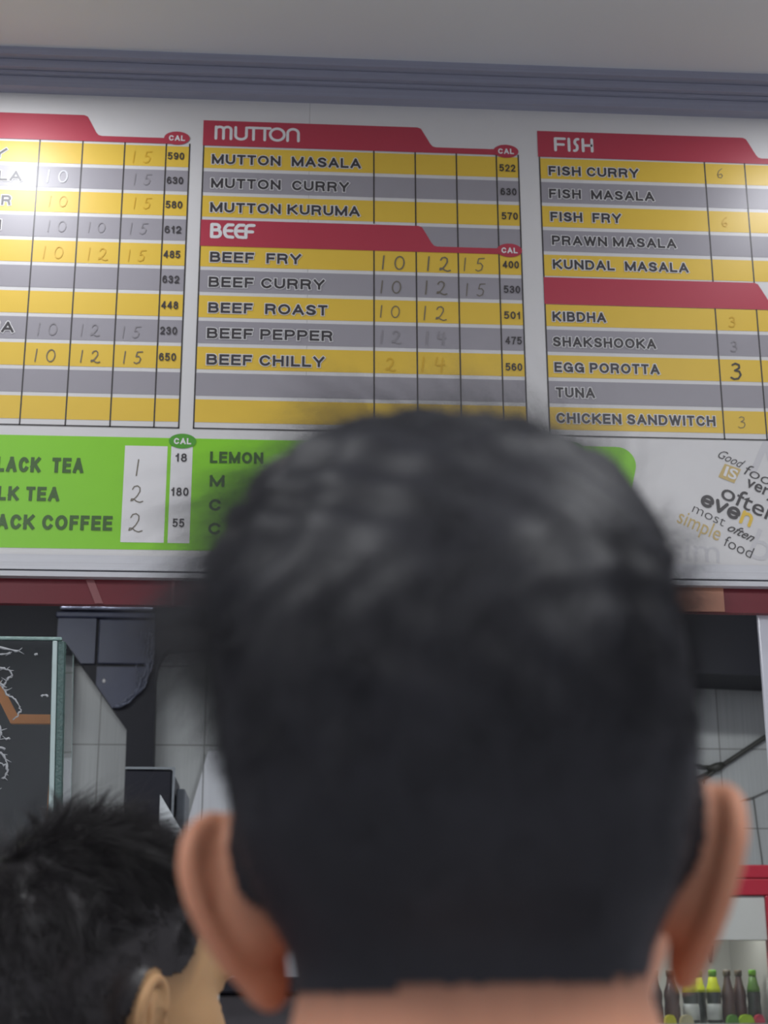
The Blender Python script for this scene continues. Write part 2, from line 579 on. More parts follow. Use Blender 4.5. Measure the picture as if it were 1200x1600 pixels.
# aluminium ledge with grooves along the bottom
m_alu = mat('aluminium', srgb(212, 212, 216), 0.42, metal=0.0, var=0.10, scale=1.0, stretch=(3, 90, 330))
m_alu_dark = mat('groove', srgb(95, 95, 102), 0.5)
b = MB()
b.box(-3.15, 3.15, BY - 0.012, BY + 0.03, 2.266, 2.2815)
b.box(-3.15, 3.15, BY - 0.015, BY + 0.03, 2.252, 2.265)
b.box(-3.15, 3.15, BY - 0.010, BY + 0.03, 2.2475, 2.2515, 1)
b.box(-3.15, 3.15, BY - 0.020, BY + 0.03, 2.2375, 2.247)
b.box(-3.15, 3.15, BY - 0.004, BY + 0.03, 2.2815, 2.2832, 1)
b.build('bottom_rail', [m_alu, m_alu_dark], board)

L1, L2, L3, L4, L5 = (BY - 0.0004 * k for k in (1, 2, 3, 4, 5))
ROW0, PITCH_R, ROWH = 3.156, 0.0554, 0.0475


def row_top(k): return ROW0 - PITCH_R * k


def rows(mb, x0, x1, kinds):
    for k, c in enumerate(kinds):
        if c in 'YG':
            mb.rect(x0, x1, row_top(k) - ROWH, row_top(k), L1, 0 if c == 'Y' else 1)


def grid(mb, segs, bottom):
    for x, z0, z1 in segs:
        mb.rect(x - 0.0014, x + 0.0014, z0, z1, L2)
    x0, x1 = bottom
    mb.rect(x0, x1, 2.5405, 2.5432, L2)


def arc(cx, cz, r, a0, a1, n=8, rz=None):
    return [(cx + r * math.cos(math.radians(a)), cz + (rz or r) * math.sin(math.radians(a))) for a in np.linspace(a0, a1, n)]


def ellipse(mb, cx, cz, rx, rz, y, mi=0):
    mb.flat(arc(cx, cz, rx, 0, 360, 33, rz)[:-1], y, mi)


def header(mb, x0, zt, xs, x1, zb):
    """red band with a rounded shoulder at xs that drops to a thin strip running on to x1"""
    p = [(x0, zb), (x1, zb), (x1, zb + 0.013)]
    p += [(xs + 0.034, zb + 0.013), (xs + 0.027, zb + 0.015), (xs + 0.022, zb + 0.021)]
    p += [(xs + 0.007, zt - 0.010), (xs + 0.003, zt - 0.003), (xs - 0.004, zt)]
    p += [(x0, zt)]
    mb.flat(p, L3)


def cal_badge(tab, cx, cz, m_, rx=0.0262, rz=0.0152):
    q = MB(); ellipse(q, cx, cz, rx, rz, L4)
    bd = q.build('calorie_badge', m_, tab)
    q = MB(); block(q, 'CAL', cx - 0.0165, cx + 0.0165, cz - 0.0065, 0.0125, L5, 0.22)
    q.build('lettering', m_wht, bd)


def table(label):
    o = bpy.data.objects.new('menu_table', None)
    COL.objects.link(o)
    o.parent = board
    o.location = (0, 0, 0)
    o.matrix_parent_inverse = parent_matrix(board).inverted()
    o['label'] = label
    return o


def names(tab, items, cap=0.0225):
    for body, x0, x1, zc in items:
        q = MB()
        zb = zc / 1000 - cap / 2 + 0.001
        block(q, body, x0 / 1000, x1 / 1000, zb, cap, L3, 0.215, 0.0016, 0)
        block(q, body, x0 / 1000, x1 / 1000, zb, cap, L4, 0.215, 0.0, 1)
        q.build('dish_name', [m_wht, m_ink], tab)


def numbers(tab, items, cap=0.0165):
    for body, xc, zc in items:
        q = MB()
        w = 0.0111 * len(body)
        block(q, body, xc / 1000 - w / 2, xc / 1000 + w / 2, zc / 1000 - cap / 2, cap, L4, 0.17)
        q.build('calorie_figure', m_ink, tab)


DIG = {'1': [[(0.35, 1), (0.3, 0)]],
       '0': [[(0.5 + 0.42 * math.cos(t), 0.5 + 0.48 * math.sin(t)) for t in np.linspace(1.9, 8.3, 17)]],
       '2': [[(0.08, 0.78), (0.2, 0.95), (0.45, 1.0), (0.66, 0.88), (0.68, 0.65), (0.5, 0.38), (0.2, 0.12), (0.05, 0.08),
              (0.08, 0.2), (0.25, 0.2), (0.5, 0.06), (0.75, 0.0), (1.0, 0.06)]],
       '3': [[(0.1, 0.9), (0.35, 1.0), (0.65, 0.92), (0.68, 0.72), (0.3, 0.55), (0.68, 0.5), (0.8, 0.28), (0.6, 0.05), (0.25, 0.0), (0.0, 0.1)]],
       '4': [[(0.2, 1.0), (0.1, 0.5), (0.3, 0.45), (0.9, 0.52)], [(0.7, 0.95), (0.62, 0.0)]],
       '5': [[(0.85, 1.0), (0.3, 0.97), (0.2, 0.58), (0.5, 0.62), (0.72, 0.42), (0.62, 0.12), (0.3, 0.0), (0.05, 0.1)]],
       '6': [[(0.7, 1.0), (0.3, 0.75), (0.12, 0.35), (0.25, 0.05), (0.6, 0.0), (0.78, 0.22), (0.6, 0.42), (0.2, 0.3)]]}


def handwriting(tab, items):
    for s, xc, zc, tone, h, w in items:
        q = MB()
        cw = h * 0.72
        tot = cw * len(s) + (len(s) - 1) * cw * 0.35
        for k, ch in enumerate(s):
            ox = xc / 1000 - tot / 2 + k * cw * 1.35
            for st in DIG[ch]:
                q.stroke([(ox + px_ * cw + 0.06 * h * (pz - .5), zc / 1000 + (pz - 0.5) * h) for px_, pz in st], w, L3 - 0.0001, tone)
        q.build('handwritten_price', m_pen, tab)


def round_stroke_word(mb, strokes, x0, x1, zb, cap, w):
    for st in strokes:
        mb.stroke([(x0 + u * (x1 - x0), zb + v * cap) for u, v in st], w, L4)


def curve(cx, cz, rx, rz, a0, a1, n=10):
    return [(cx + rx * math.cos(math.radians(a)), cz + rz * math.sin(math.radians(a))) for a in np.linspace(a0, a1, n)]


# --- left table (cut by the photograph's left edge)
tab = table('left price table with chicken rows, four price columns and calorie figures')
q = MB(); rows(q, -1.00, -0.204, 'YGYGYGYGYGY'); q.build('row_stripes', [m_yel, m_gry], tab)
q = MB(); grid(q, [(x, 2.5405, 3.163) for x in (-0.507, -0.4205, -0.3355, -0.2515, -0.204)], (-1.0, -0.2026)); q.build('grid_lines', m_line, tab)
q = MB(); header(q, -1.00, 3.221, -0.417, -0.23, 3.161); q.build('header_band', m_red, tab)
cal_badge(tab, -0.2305, 3.1745, m_red)
names(tab, [('Y', -601, -571, 3126), ('LA', -585, -538, 3075), ('R', -575, -555, 3020), ('I', -577, -571, 2965), ('MA', -587, -531, 2743)])
numbers(tab, [(s, -231, round((row_top(k) - 0.0235) * 1000)) for k, s in enumerate(('590', '630', '580', '612', '485', '632', '448', '230', '650'))])
handwriting(tab, [('15', -300, 3128, 2, .026, .0022), ('10', -469, 3078, 4, .027, .003), ('15', -297, 3077, 3, .024, .0022),
                  ('10', -464, 3022, 2, .024, .002), ('15', -295, 3023, 2, .024, .002), ('10', -463, 2966, 3, .024, .002),
                  ('10', -384, 2966, 3, .022, .002), ('15', -300, 2966, 3, .024, .002), ('10', -467, 2908, 2, .026, .002),
                  ('12', -379, 2907, 2, .026, .0022), ('15', -301, 2906, 2, .024, .002), ('10', -468, 2742, 3, .025, .0022),
                  ('12', -385, 2742, 3, .024, .0022), ('15', -304, 2740, 3, .024, .002), ('10', -469, 2686, 1, .026, .0022),
                  ('12', -382, 2686, 1, .025, .0022), ('15', -299, 2686, 1, .025, .0022)])

# --- middle table: mutton and beef
tab = table('middle price table headed mutton and beef')
q = MB()
rows(q, -0.175, 0.4745, 'YGY YGYGYGY'.replace(' ', '.'))
q.rect(0.24, 0.4745, 2.940, row_top(3), L1, 1)
q.build('row_stripes', [m_yel, m_gry], tab)
q = MB()
grid(q, [(x, 2.993, 3.162) for x in (0.174, )] + [(0.174, 2.5405, 2.935)] + [(-0.1755, 2.5405, 3.162)]
     + [(x, 2.5405, 3.162) for x in (0.2595, 0.345, 0.4285, 0.4745)], (-0.177, 0.476))
q.build('grid_lines', m_line, tab)
q = MB(); header(q, -0.1775, 3.2185, 0.269, 0.45, 3.160)
hb = q.build('header_band', m_red, tab)
q = MB()   # MUTTON in thin rounded capitals
W6 = [0.0, 0.225, 0.42, 0.56, 0.70, 0.885]
mt = []
mt += [[(0.01, 0), (0.01, 1), ]] + [curve(0.055, 0.78, 0.045, 0.22, 180, 0)] + [[(0.10, 0.78), (0.10, 0)]] + [curve(0.145, 0.78, 0.045, 0.22, 180, 0)] + [[(0.19, 0.78), (0.19, 0)]]
mt += [[(0.245, 1), (0.245, 0.3)] + curve(0.31, 0.3, 0.065, 0.3, 180, 360) + [(0.375, 1)]]
mt += [[(0.40, 1), (0.52, 1)], [(0.46, 1), (0.46, 0)]] + [[(0.53, 1), (0.66, 1)], [(0.595, 1), (0.595, 0)]]
mt += [curve(0.745, 0.5, 0.085, 0.5, 0, 360, 25)] + [[(0.87, 0), (0.87, 0.65)] + curve(0.935, 0.65, 0.065, 0.35, 180, 0) + [(1.0, 0)]]
round_stroke_word(q, mt, -0.153, -0.022 + 0.04, 3.1765, 0.0275, 0.0058)
q.build('lettering', m_wht, hb)
q = MB(); header(q, -0.1755, 2.9905, 0.269, 0.455, 2.932)
hb = q.build('header_band', m_red, tab)
q = MB()
bt = [[(0.02, 1), (0.02, 0)], [(0.02, 1), (0.10, 1)] + curve(0.12, 0.78, 0.07, 0.22, 90, -90) + [(0.05, 0.55)],
      [(0.05, 0.55), (0.13, 0.55)] + curve(0.14, 0.28, 0.08, 0.28, 90, -90) + [(0.02, 0)]]
for x in (0.31, 0.56):
    bt += [curve(x + 0.11, 0.5, 0.11, 0.5, 110, 250)[:] + [(x + 0.19, 0)], [(x + 0.07, 1), (x + 0.19, 1)], [(x, 0.52), (x + 0.17, 0.52)]]
bt += [[(0.80, 0), (0.80, 0.7)] + curve(0.88, 0.7, 0.08, 0.3, 180, 90) + [(0.98, 1)], [(0.80, 0.48), (0.95, 0.48)]]
round_stroke_word(q, bt, -0.155, -0.067, 2.9525, 0.0275, 0.0068)
q.build('lettering', m_wht, hb)
cal_badge(tab, 0.449, 3.169, m_red)
cal_badge(tab, 0.450, 2.941, m_red)
names(tab, [('MUTTON  MASALA', -158, 147, 3128), ('MUTTON  CURRY', -158, 123, 3073), ('MUTTON KURUMA', -158, 145, 3018),
            ('BEEF  FRY', -155, 27, 2907), ('BEEF CURRY', -156, 75, 2852), ('BEEF  ROAST', -155, 81, 2796),
            ('BEEF PEPPER', -156, 92, 2741), ('BEEF CHILLY', -155, 76, 2685)])
numbers(tab, [('522', 451, 3130), ('630', 452, 3075), ('570', 453, 3019), ('400', 452, 2909), ('530', 453, 2854), ('501', 452, 2797),
              ('475', 453, 2742), ('560', 452, 2685)])
handwriting(tab, [('10', 211, 2906, 1, .030, .0027), ('12', 303, 2906, 1, .031, .0029), ('15', 376, 2907, 1, .029, .0020),
                  ('10', 206, 2852, 1, .027, .0024), ('12', 297, 2853, 1, .029, .0026), ('15', 378, 2851, 1, .027, .0018),
                  ('10', 204, 2798, 1, .026, .0020), ('12', 294, 2797, 1, .030, .0022), ('12', 206, 2743, 3, .027, .0030),
                  ('14', 296, 2743, 3, .027, .0036), ('2', 207, 2684, 2, .027, .0030), ('14', 290, 2686, 2, .031, .0030)])

# --- right table: fish and eggs
tab = table('right price table headed fish with an untitled red band between its two blocks')
q = MB(); rows(q, 0.519, 1.35, 'YGYGY.YGYGY'); q.build('row_stripes', [m_yel, m_gry], tab)
q = MB()
grid(q, [(0.519, 2.5405, 3.162)] + [(x, 2.881, 3.162) for x in (0.8675, 0.953, 1.038, 1.123)] +
     [(x, 2.5405, 2.826) for x in (0.8675, 0.953, 1.038, 1.123)] + [(1.35, 2.5405, 3.162)], (0.5176, 1.3514))
q.build('grid_lines', m_line, tab)
q = MB(); header(q, 0.516, 3.220, 0.957, 1.33, 3.159)
hb = q.build('header_band', m_red, tab)
q = MB()
ft = [[(0.03, 0), (0.03, 1), (0.27, 1)], [(0.03, 0.5), (0.24, 0.5)], [(0.38, 0), (0.38, 1)],
      [(0.62, 1)] + curve(0.60, 0.72, 0.07, 0.28, 90, 200) + [(0.585, 0.45)] + curve(0.52, 0.28, 0.07, 0.28, 10, -100),
      [(0.74, 1), (0.74, 0)], [(0.74, 0.48), (0.95, 0.48)], [(0.97, 1), (0.97, 0.0)]]
round_stroke_word(q, ft, 0.551, 0.633, 3.1755, 0.0275, 0.0060)
q.build('lettering', m_wht, hb)
q = MB(); header(q, 0.518, 2.8835, 0.957, 1.33, 2.824); q.build('header_band', m_red, tab)
names(tab, [('FISH CURRY', 537, 726, 3126), ('FISH  MASALA', 536, 756, 3073), ('FISH  FRY', 537, 684, 3020),
            ('PRAWN MASALA', 538, 796, 2966), ('KUNDAL  MASALA', 538, 818, 2912), ('KIBDHA', 533, 642, 2796),
            ('SHAKSHOOKA', 532, 741, 2741), ('EGG POROTTA', 533, 745, 2686), ('TUNA', 534, 612, 2632), ('CHICKEN SANDWITCH', 533, 851, 2578)],
      0.0215)
handwriting(tab, [('6', 900, 3134, 1, .022, .0014), ('6', 902, 3021, 2, .022, .0018), ('3', 902, 2795, 2, .022, .0022), ('3', 902, 2741, 3, .022, .0022),
                  ('3', 903, 2687, 0, .034, .0038), ('3', 906, 2578, 1, .024, .0014)])

# --- green drinks panel
tab = table('green drinks price panel along the bottom of the board')
q = MB()
pg = [(-1.0, 2.2965), (0.632, 2.2965)] + [(0.640, 2.300), (0.684, 2.468)] + arc(0.650, 2.484, 0.037, -20, 90, 9) + [(-1.0, 2.5205)]
q.flat(pg, L1); q.build('panel_print', m_grn, tab)
for x0, x1 in ((-0.3045, -0.2235), (-0.2165, -0.1755), (0.465, 0.530), (0.537, 0.580)):
    q = MB(); q.rect(x0, x1, 2.3105, 2.5035, L2); q.build('price_box', m_wht, tab)
cal_badge(tab, -0.1955, 2.5145, m_dgrn)
cal_badge(tab, 0.558, 2.5145, m_dgrn)
q = MB()
for s, x0, x1, zc, cp_ in (('BLACK  TEA', -566, -381, 2461, .030), ('MILK TEA', -575, -423, 2403, .028), ('BLACK COFFEE', -580, -321, 2347, .029),
                           ('LEMON', -142, -40, 2483, .0235), ('M', -141, -113, 2435, .0235), ('C', -141, -118, 2387, .0235), ('C', -141, -117, 2340, .0235)):
    q = MB()
    block(q, s, x0 / 1000, x1 / 1000, zc / 1000 - cp_ / 2, cp_, L3, 0.225)
    q.build('drink_name', m_inkg, tab)
for s, xc, zc in (('18', -197, 2481), ('180', -197, 2412), ('55', -197, 2350)):
    q = MB(); w = 0.0112 * len(s); block(q, s, xc / 1000 - w / 2, xc / 1000 + w / 2, zc / 1000 - 0.0085, 0.017, L4, 0.18)
    q.build('calorie_figure', m_ink, tab)
handwriting(tab, [('1', -275, 2459, 1, .032, .0024), ('2', -277, 2406, 1, .033, .0022), ('2', -277, 2349, 1, .036, .0022)])

# --- slogan of mixed lettering at the right
slo = table('slanted food slogan in mixed dark, gold and yellow lettering')
A = math.radians(-26)
LOWER = {'e': [_arc(.5, .5, .42, .42, 0, 320, 17), [(.08, .5), (.92, .5)]], 'v': [[(.08, .95), (.5, .08)], [(.92, .95), (.5, .08)]],
         'n': [[(.14, 0), (.14, .98)], [(.14, .6)] + _arc(.5, .55, .36, .37, 170, 0, 9) + [(.86, 0)]]}


def slant_word(mb, letters, x, z, h=0.0235, step=0.0275, w=0.0066, ang=-24):
    ca, sa = math.cos(math.radians(ang)), math.sin(math.radians(ang))
    for k, ch in enumerate(letters):
        for st in LOWER[ch]:
            mb.stroke([(x + (k * step + u * h * 1.02) * ca - v * h * sa, z + (k * step + u * h * 1.02) * sa + v * h * ca) for u, v in st], w, L2 - .0001)


q = MB()
text(q, 'Good', 0.850, 0.904, 2.5040, 0.0185, L2, -0.004, 0.45, A)
text(q, 'food', 0.8995, 0.979, 2.4705, 0.023, L2, -0.008, 0.15, A)
text(q, 'very', 0.902, 0.965, 2.4455, 0.0240, L2, 0.012, 0.0, A)
text(q, 'often', 0.849, 0.965, 2.4210, 0.0335, L2, 0.004, 0.0, A)
slant_word(q, ('e', 'v', 'e'), 0.8085, 2.4060)
text(q, 'most', 0.791, 0.859, 2.3905, 0.0205, L2, -0.012, 0.0, A)
text(q, 'often', 0.859, 0.913, 2.3540, 0.0175, L2, 0.012, 0.5, A)
text(q, 'food', 0.848, 0.907, 2.3235, 0.0225, L2, -0.008, 0.0, A)
q.build('lettering', m_ink, slo)
q = MB()
text(q, 'simple', 0.760, 0.848, 2.3690, 0.0300, L2, 0.0, 0.0, math.radians(-25))
q.flat([(0.8490, 2.4630), (0.8800, 2.4505), (0.8955, 2.4795), (0.8640, 2.4905)], L2)
q.build('gold_lettering', m_gold, slo)
q = MB(); text(q, 'IS', 0.8600, 0.8840, 2.4660, 0.0205, L3, 0.02, 0.0, math.radians(-22)); q.build('box_lettering', m_wht, slo)
q = MB(); slant_word(q, ('n',), 0.8085 + 3 * 0.0275 * math.cos(math.radians(24)), 2.4060 - 3 * 0.0275 * math.sin(math.radians(24))); q.build('yellow_letter', m_yel, slo)
q = MB()
text(q, 'sim', 0.742, 0.840, 2.2925, 0.048, L1, 0.0, 0.0, math.radians(-3))
text(q, 'N', 0.915, 0.975, 2.475, 0.075, L1, 0.02, 0.0, A)
text(q, 'b', 0.895, 0.935, 2.305, 0.06, L1, 0.0, 0.0, A)
q.build('pale_lettering', m_pale, slo)

# ------------------------------------------------------------------ kitchen behind the hatch
m_black = mat('black_steel', srgb(24, 24, 34), 0.5, spec=.3, var=0.2, scale=5, bump=0.05, bump_scale=12)
m_blackgloss = mat('black_gloss', srgb(60, 64, 88), 0.36, spec=.4, var=0.25, scale=7, bump=0.12, bump_scale=14)
m_film = mat('clear_film', srgb(120, 124, 142), 0.12, var=0.3, scale=60, bump=0.5, bump_scale=120)
m_ledge = mat('ledge_metal', srgb(150, 152, 172), 0.2, metal=0.6, var=0.25, scale=16, bump=0.2, bump_scale=30)

hood = thing('exhaust_hood', 'large black extraction hood hanging before the kitchen tiles, duct running down', 'exhaust hood', (-0.5, 5.4, 2.9))
b = MB()
b.prism_xz([(-3.199, 0.984), (-0.759, 0.984), (-0.759, 2.687), (-0.540, 2.394), (-0.527, 0.984), (-0.423, 0.984), (-0.446, 2.579), (-0.442, 2.620),
            (-0.432, 2.648), (-0.421, 2.670), (-0.407, 2.684), (-0.320, 2.692), (-0.041, 2.704), (0.30, 2.715), (3.199, 2.70), (3.199, 3.195), (-3.199, 3.195)], 5.47, 5.55)
b.build('hood_body', m_black, hood)
b = MB()
b.prism_xz([(-0.801, 2.697), (-0.759, 2.689), (-0.712, 2.627), (-0.664, 2.627), (-0.664, 2.792), (-0.801, 2.792)], 5.455, 5.470)
b.box(-0.654, -0.454, 5.455, 5.470, 2.627, 2.790, bevel=0.004)
pts = [(-0.654, 2.550), (-0.593, 2.468), (-0.571, 2.467), (-0.536, 2.491), (-0.488, 2.535), (-0.466, 2.597), (-0.462, 2.616), (-0.654, 2.616)]
b.prism_xz(pts, 5.455, 5.470)
b.build('gloss_panel', m_blackgloss, hood)
b = MB()
b.box(-0.795, -0.461, 5.431, 5.470, 2.820, 2.848, bevel=0.006)
b.box(-0.808, -0.455, 5.441, 5.470, 2.793, 2.813, 1, bevel=0.004)
b.build('ledge', [m_ledge, m_blackgloss], hood)
b = MB()   # crinkled film peeling along the curved edge
cv = [(-0.459, 2.738), (-0.455, 2.709), (-0.455, 2.662), (-0.464, 2.597), (-0.487, 2.535), (-0.535, 2.489), (-0.574, 2.466)]
fine = []
for a_, c_ in zip(cv[:-1], cv[1:]):
    for t in np.linspace(0, 1, 9)[:-1]:
        fine.append((a_[0] + (c_[0] - a_[0]) * t, a_[1] + (c_[1] - a_[1]) * t))
for k in range(3):
    pts = [(x - k * 0.009 + random.uniform(-.004, .004), 5.449 + random.uniform(-.005, .004), z + random.uniform(-.003, .003)) for x, z in fine]
    b.tube(pts, [random.uniform(.0012, .0042) for _ in pts], 6)
for k in range(26):
    x = random.uniform(-0.516, -0.467); z = random.uniform(2.58, 2.76)
    pts = [(x + random.uniform(-.003, .003), 5.452, z - 0.012 * j) for j in range(4)]
    b.tube(pts, [.0006, .0014, .0012, .0005], 5)
b.build('crinkled_film', m_film, hood, True)
b = MB()
b.lathe([(0.001, 2.556), (0.005, 2.559), (0.006, 2.564), (0.004, 2.569), (0.001, 2.571)], -0.626, 5.452, 10)
b.build('white_fleck', m_wht, hood, True)

b = MB()
b.prism_xz([(0.30, 2.60), (3.1, 2.51), (3.1, 3.18), (0.30, 3.18)], 5.20, 5.468)  # deep canopy added so the tiles below it fall into shade
tag(b.build('shade_canopy', m_black), 'deep black canopy added to shade the grey tiles at the right of the hatch', 'exhaust hood')

# black appliance low in the kitchen
t = thing('black_cabinet', 'black box-shaped kitchen appliance with a bright edge below the hood duct', 'appliance', (-0.37, 4.75, 0.0))
b = MB(); b.box(-0.452, -0.313, 4.6, 4.95, 0.0, 2.134, bevel=0.006); b.build('body', m_black, t)
b = MB(); b.box(-0.3125, -0.306, 4.595, 4.61, 1.2, 2.137); b.box(-0.452, -0.306, 4.594, 4.60, 2.134, 2.140)
b.build('edge_strip', mat('steel_edge', srgb(150, 155, 160), 0.3, metal=0.8), t)
b = MB(); b.box(-0.304, -0.278, 4.66, 4.9, 1.2, 2.085, bevel=0.004); b.build('side_panel', mat('dull_steel', srgb(95, 100, 108), 0.4), t)
# folded card, and a pale panel standing in for light on the tiles
b = MB(); b.prism_xz([(-0.317, 1.541), (-0.255, 1.541), (-0.255, 1.915), (-0.317, 2.012)], 4.20, 4.206)
o = b.build('white_card', mat('card_white', srgb(205, 208, 212), 0.6))
tag(o, 'small pointed white card standing before the black appliance', 'card')
b = MB(); b.prism_xz([(-0.60, 1.0), (0.1, 1.0), (0.1, 2.335), (-0.255, 2.335), (-0.320, 2.085)], 5.572, 5.588)
o = b.build('light_patch_panel', tile_mat('light_patch_tile', srgb(225, 226, 232), srgb(120, 120, 120), 0.38, 0.9, -0.27, 1.5))
tag(o, 'white slanted-edge sheet leaning on kitchen tiles beside the near man\'s left ear', 'panel')
t = thing('cooking_range', 'low dark cooking range at the back of the kitchen, between the two heads', 'cooking range', (0.1, 4.4, 0))
b = MB(); b.box(-0.34, 0.75, 4.1, 4.5, 0.0, 1.50, bevel=0.01); b.build('body', mat('range_dark', srgb(70, 66, 70), 0.4, var=0.15), t)
b = MB(); b.box(-0.36, 0.77, 4.08, 4.5, 1.50, 1.54, bevel=0.006); b.build('cooktop', m_black, t)
# cables at right
b = MB()
J = (1.622, 5.582, 2.292)
b.tube([(2.35, 5.585, 2.70), (2.05, 5.585, 2.545), (1.784, 5.582, 2.393), (1.70, 5.582, 2.340), J], 0.009, 8)
b.tube([(1.632, 5.582, 2.299), (1.61, 5.578, 2.290), (1.575, 5.582, 2.284)], [.012, .017, .010], 8)
b.tube([J, (1.56, 5.585, 2.292), (1.50, 5.585, 2.303), (1.40, 5.585, 2.31)], 0.006, 8)
b.tube([J, (1.585, 5.585, 2.266), (1.54, 5.585, 2.236), (1.42, 5.585, 2.16)], 0.007, 8)
b.tube([J, (1.58, 5.585, 2.275), (1.53, 5.588, 2.252), (1.40, 5.588, 2.215)], 0.004, 8)
b.tube([(1.56, 5.585, 2.256), (1.556, 5.585, 2.225)], 0.003, 6)
o = b.build('cable', mat('cable_dark', srgb(62, 62, 58), 0.5), smooth=True)
tag(o, 'dark cable forking into loose strands across the grey kitchen tiles', 'cable')
b = MB(); b.tube([(1.64, 5.592, 2.150), (1.698, 5.592, 2.170), (1.74, 5.592, 2.182), (1.797, 5.592, 2.206), (1.86, 5.592, 2.24)], 0.0028, 6)
b.tube([(1.742, 5.592, 2.182), (1.749, 5.592, 2.06), (1.757, 5.592, 1.954), (1.76, 5.592, 1.5)], 0.0024, 6)
tag(b.build('thin_wire', mat('wire_grey', srgb(105, 105, 102), 0.6), smooth=True), 'thin grey wire on the tiles just above the red drinks fridge', 'wire')

# ------------------------------------------------------------------ counter and glass case
t = thing('serving_counter', 'serving counter under the hatch carrying the glass case', 'counter', (-1.1, 2.6, 0))
b = MB(); b.box(-3.19, 0.90, 2.40, 2.95, 0.0, 1.0, bevel=0.008); b.build('body', m_red_band, t)
b = MB(); b.box(-3.19, 0.905, 2.34, 2.97, 1.0, 1.045, bevel=0.008); b.build('worktop', mat('granite', srgb(70, 68, 70), 0.2, var=0.4, scale=120), t)

m_glass = glass('case_glass', (0.92, 0.98, 0.96))
m_gedge = mat('glass_edge', srgb(150, 178, 172), 0.12, var=0.25, scale=90, bump=0.2, bump_scale=200)
m_gedge2 = mat('glass_edge_frosted', srgb(82, 108, 104), 0.3, var=0.5, scale=160, bump=0.3, bump_scale=240)
case = thing('glass_case', 'clear glass display case with green edges and torn film on the counter', 'display case', (-0.85, 2.68, 1.045))
def lean(mb):
    for v in mb.v:
        v[:, 0] += (2.084 - v[:, 2]) * 0.038


b = MB(); b.box(-1.40, -0.393, 2.620, 2.628, 1.046, 2.080); lean(b); b.build('front_pane', m_glass, case)
b = MB(); b.box(-0.3765, -0.3705, 2.632, 2.735, 1.046, 2.080); lean(b); b.build('side_pane', m_glass, case)
b = MB(); b.box(-1.40, -0.376, 2.618, 2.630, 2.081, 2.087, bevel=0.002); lean(b)
b.build('top_edge', m_gedge, case)
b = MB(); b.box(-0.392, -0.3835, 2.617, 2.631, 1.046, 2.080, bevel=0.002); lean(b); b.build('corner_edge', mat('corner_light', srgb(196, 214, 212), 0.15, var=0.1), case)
b = MB(); b.box(-0.383, -0.3710, 2.619, 2.631, 1.046, 2.080, bevel=0.002); lean(b); b.build('frosted_edge', m_gedge2, case)
b = MB(); b.box(-0.378, -0.3705, 2.736, 2.742, 1.046, 2.080); lean(b); b.build('rear_edge', m_gedge, case)
m_res = mat('film_residue', srgb(188, 190, 194), 0.4, var=0.2, scale=40)
b = MB()
rp_ = [[(-.52, 2.066), (-.479, 2.068), (-.452, 2.061), (-.448, 2.063)], [(-.50, 2.058), (-.475, 2.055), (-.458, 2.058)],
       [(-.478, 2.032), (-.462, 2.028), (-.455, 2.018), (-.466, 2.010), (-.470, 1.998), (-.462, 1.986), (-.450, 1.979), (-.441, 1.968), (-.437, 1.957), (-.444, 1.948), (-.450, 1.942)],
       [(-.490, 2.012), (-.474, 2.004), (-.462, 1.996)], [(-.480, 1.940), (-.470, 1.930), (-.466, 1.918), (-.474, 1.908), (-.470, 1.898), (-.456, 1.892)],
       [(-.478, 1.906), (-.462, 1.910), (-.448, 1.911)], [(-.480, 1.892), (-.462, 1.884), (-.455, 1.872), (-.452, 1.858), (-.456, 1.846), (-.462, 1.842)],
       [(-.470, 1.872), (-.460, 1.866), (-.452, 1.868)], [(-.420, 2.054), (-.414, 2.056)], [(-.404, 1.984), (-.396, 1.986), (-.393, 1.982)], [(-.475, 1.825), (-.468, 1.818)]]
for st in rp_:
    pts = []
    for a_, c_ in zip(st[:-1], st[1:]):
        for tt in (0, .25, .5, .75):
            pts.append((a_[0] + (c_[0] - a_[0]) * tt + random.uniform(-.0015, .0015), 2.6185 - random.uniform(0, .001), a_[1] + (c_[1] - a_[1]) * tt + random.uniform(-.0015, .0015)))
    b.tube(pts, [random.uniform(.0006, .0026) for _ in pts], 5)
    for k in range(len(pts) // 3):
        p = random.choice(pts)
        q_ = (p[0] + random.uniform(-.012, .012), p[1] - .0006, p[2] + random.uniform(-.007, .007))
        b.tube([p, q_], [.0012, .0003], 4)
b.build('film_residue', m_res, case, True)
m_orange = mat('orange_metal', srgb(205, 128, 72), 0.4, var=0.06)
b = MB()
b.prism_xz([(-0.530, 2.062), (-0.512, 2.062), (-0.457, 1.966), (-0.388, 1.966), (-0.388, 1.950), (-0.467, 1.950)], 2.70, 2.712)
b.box(-0.395, -0.388, 2.70, 2.712, 1.046, 1.966)
o = b.build('orange_bracket', m_orange)
tag(o, 'orange metal bracket seen through the glass case', 'bracket')

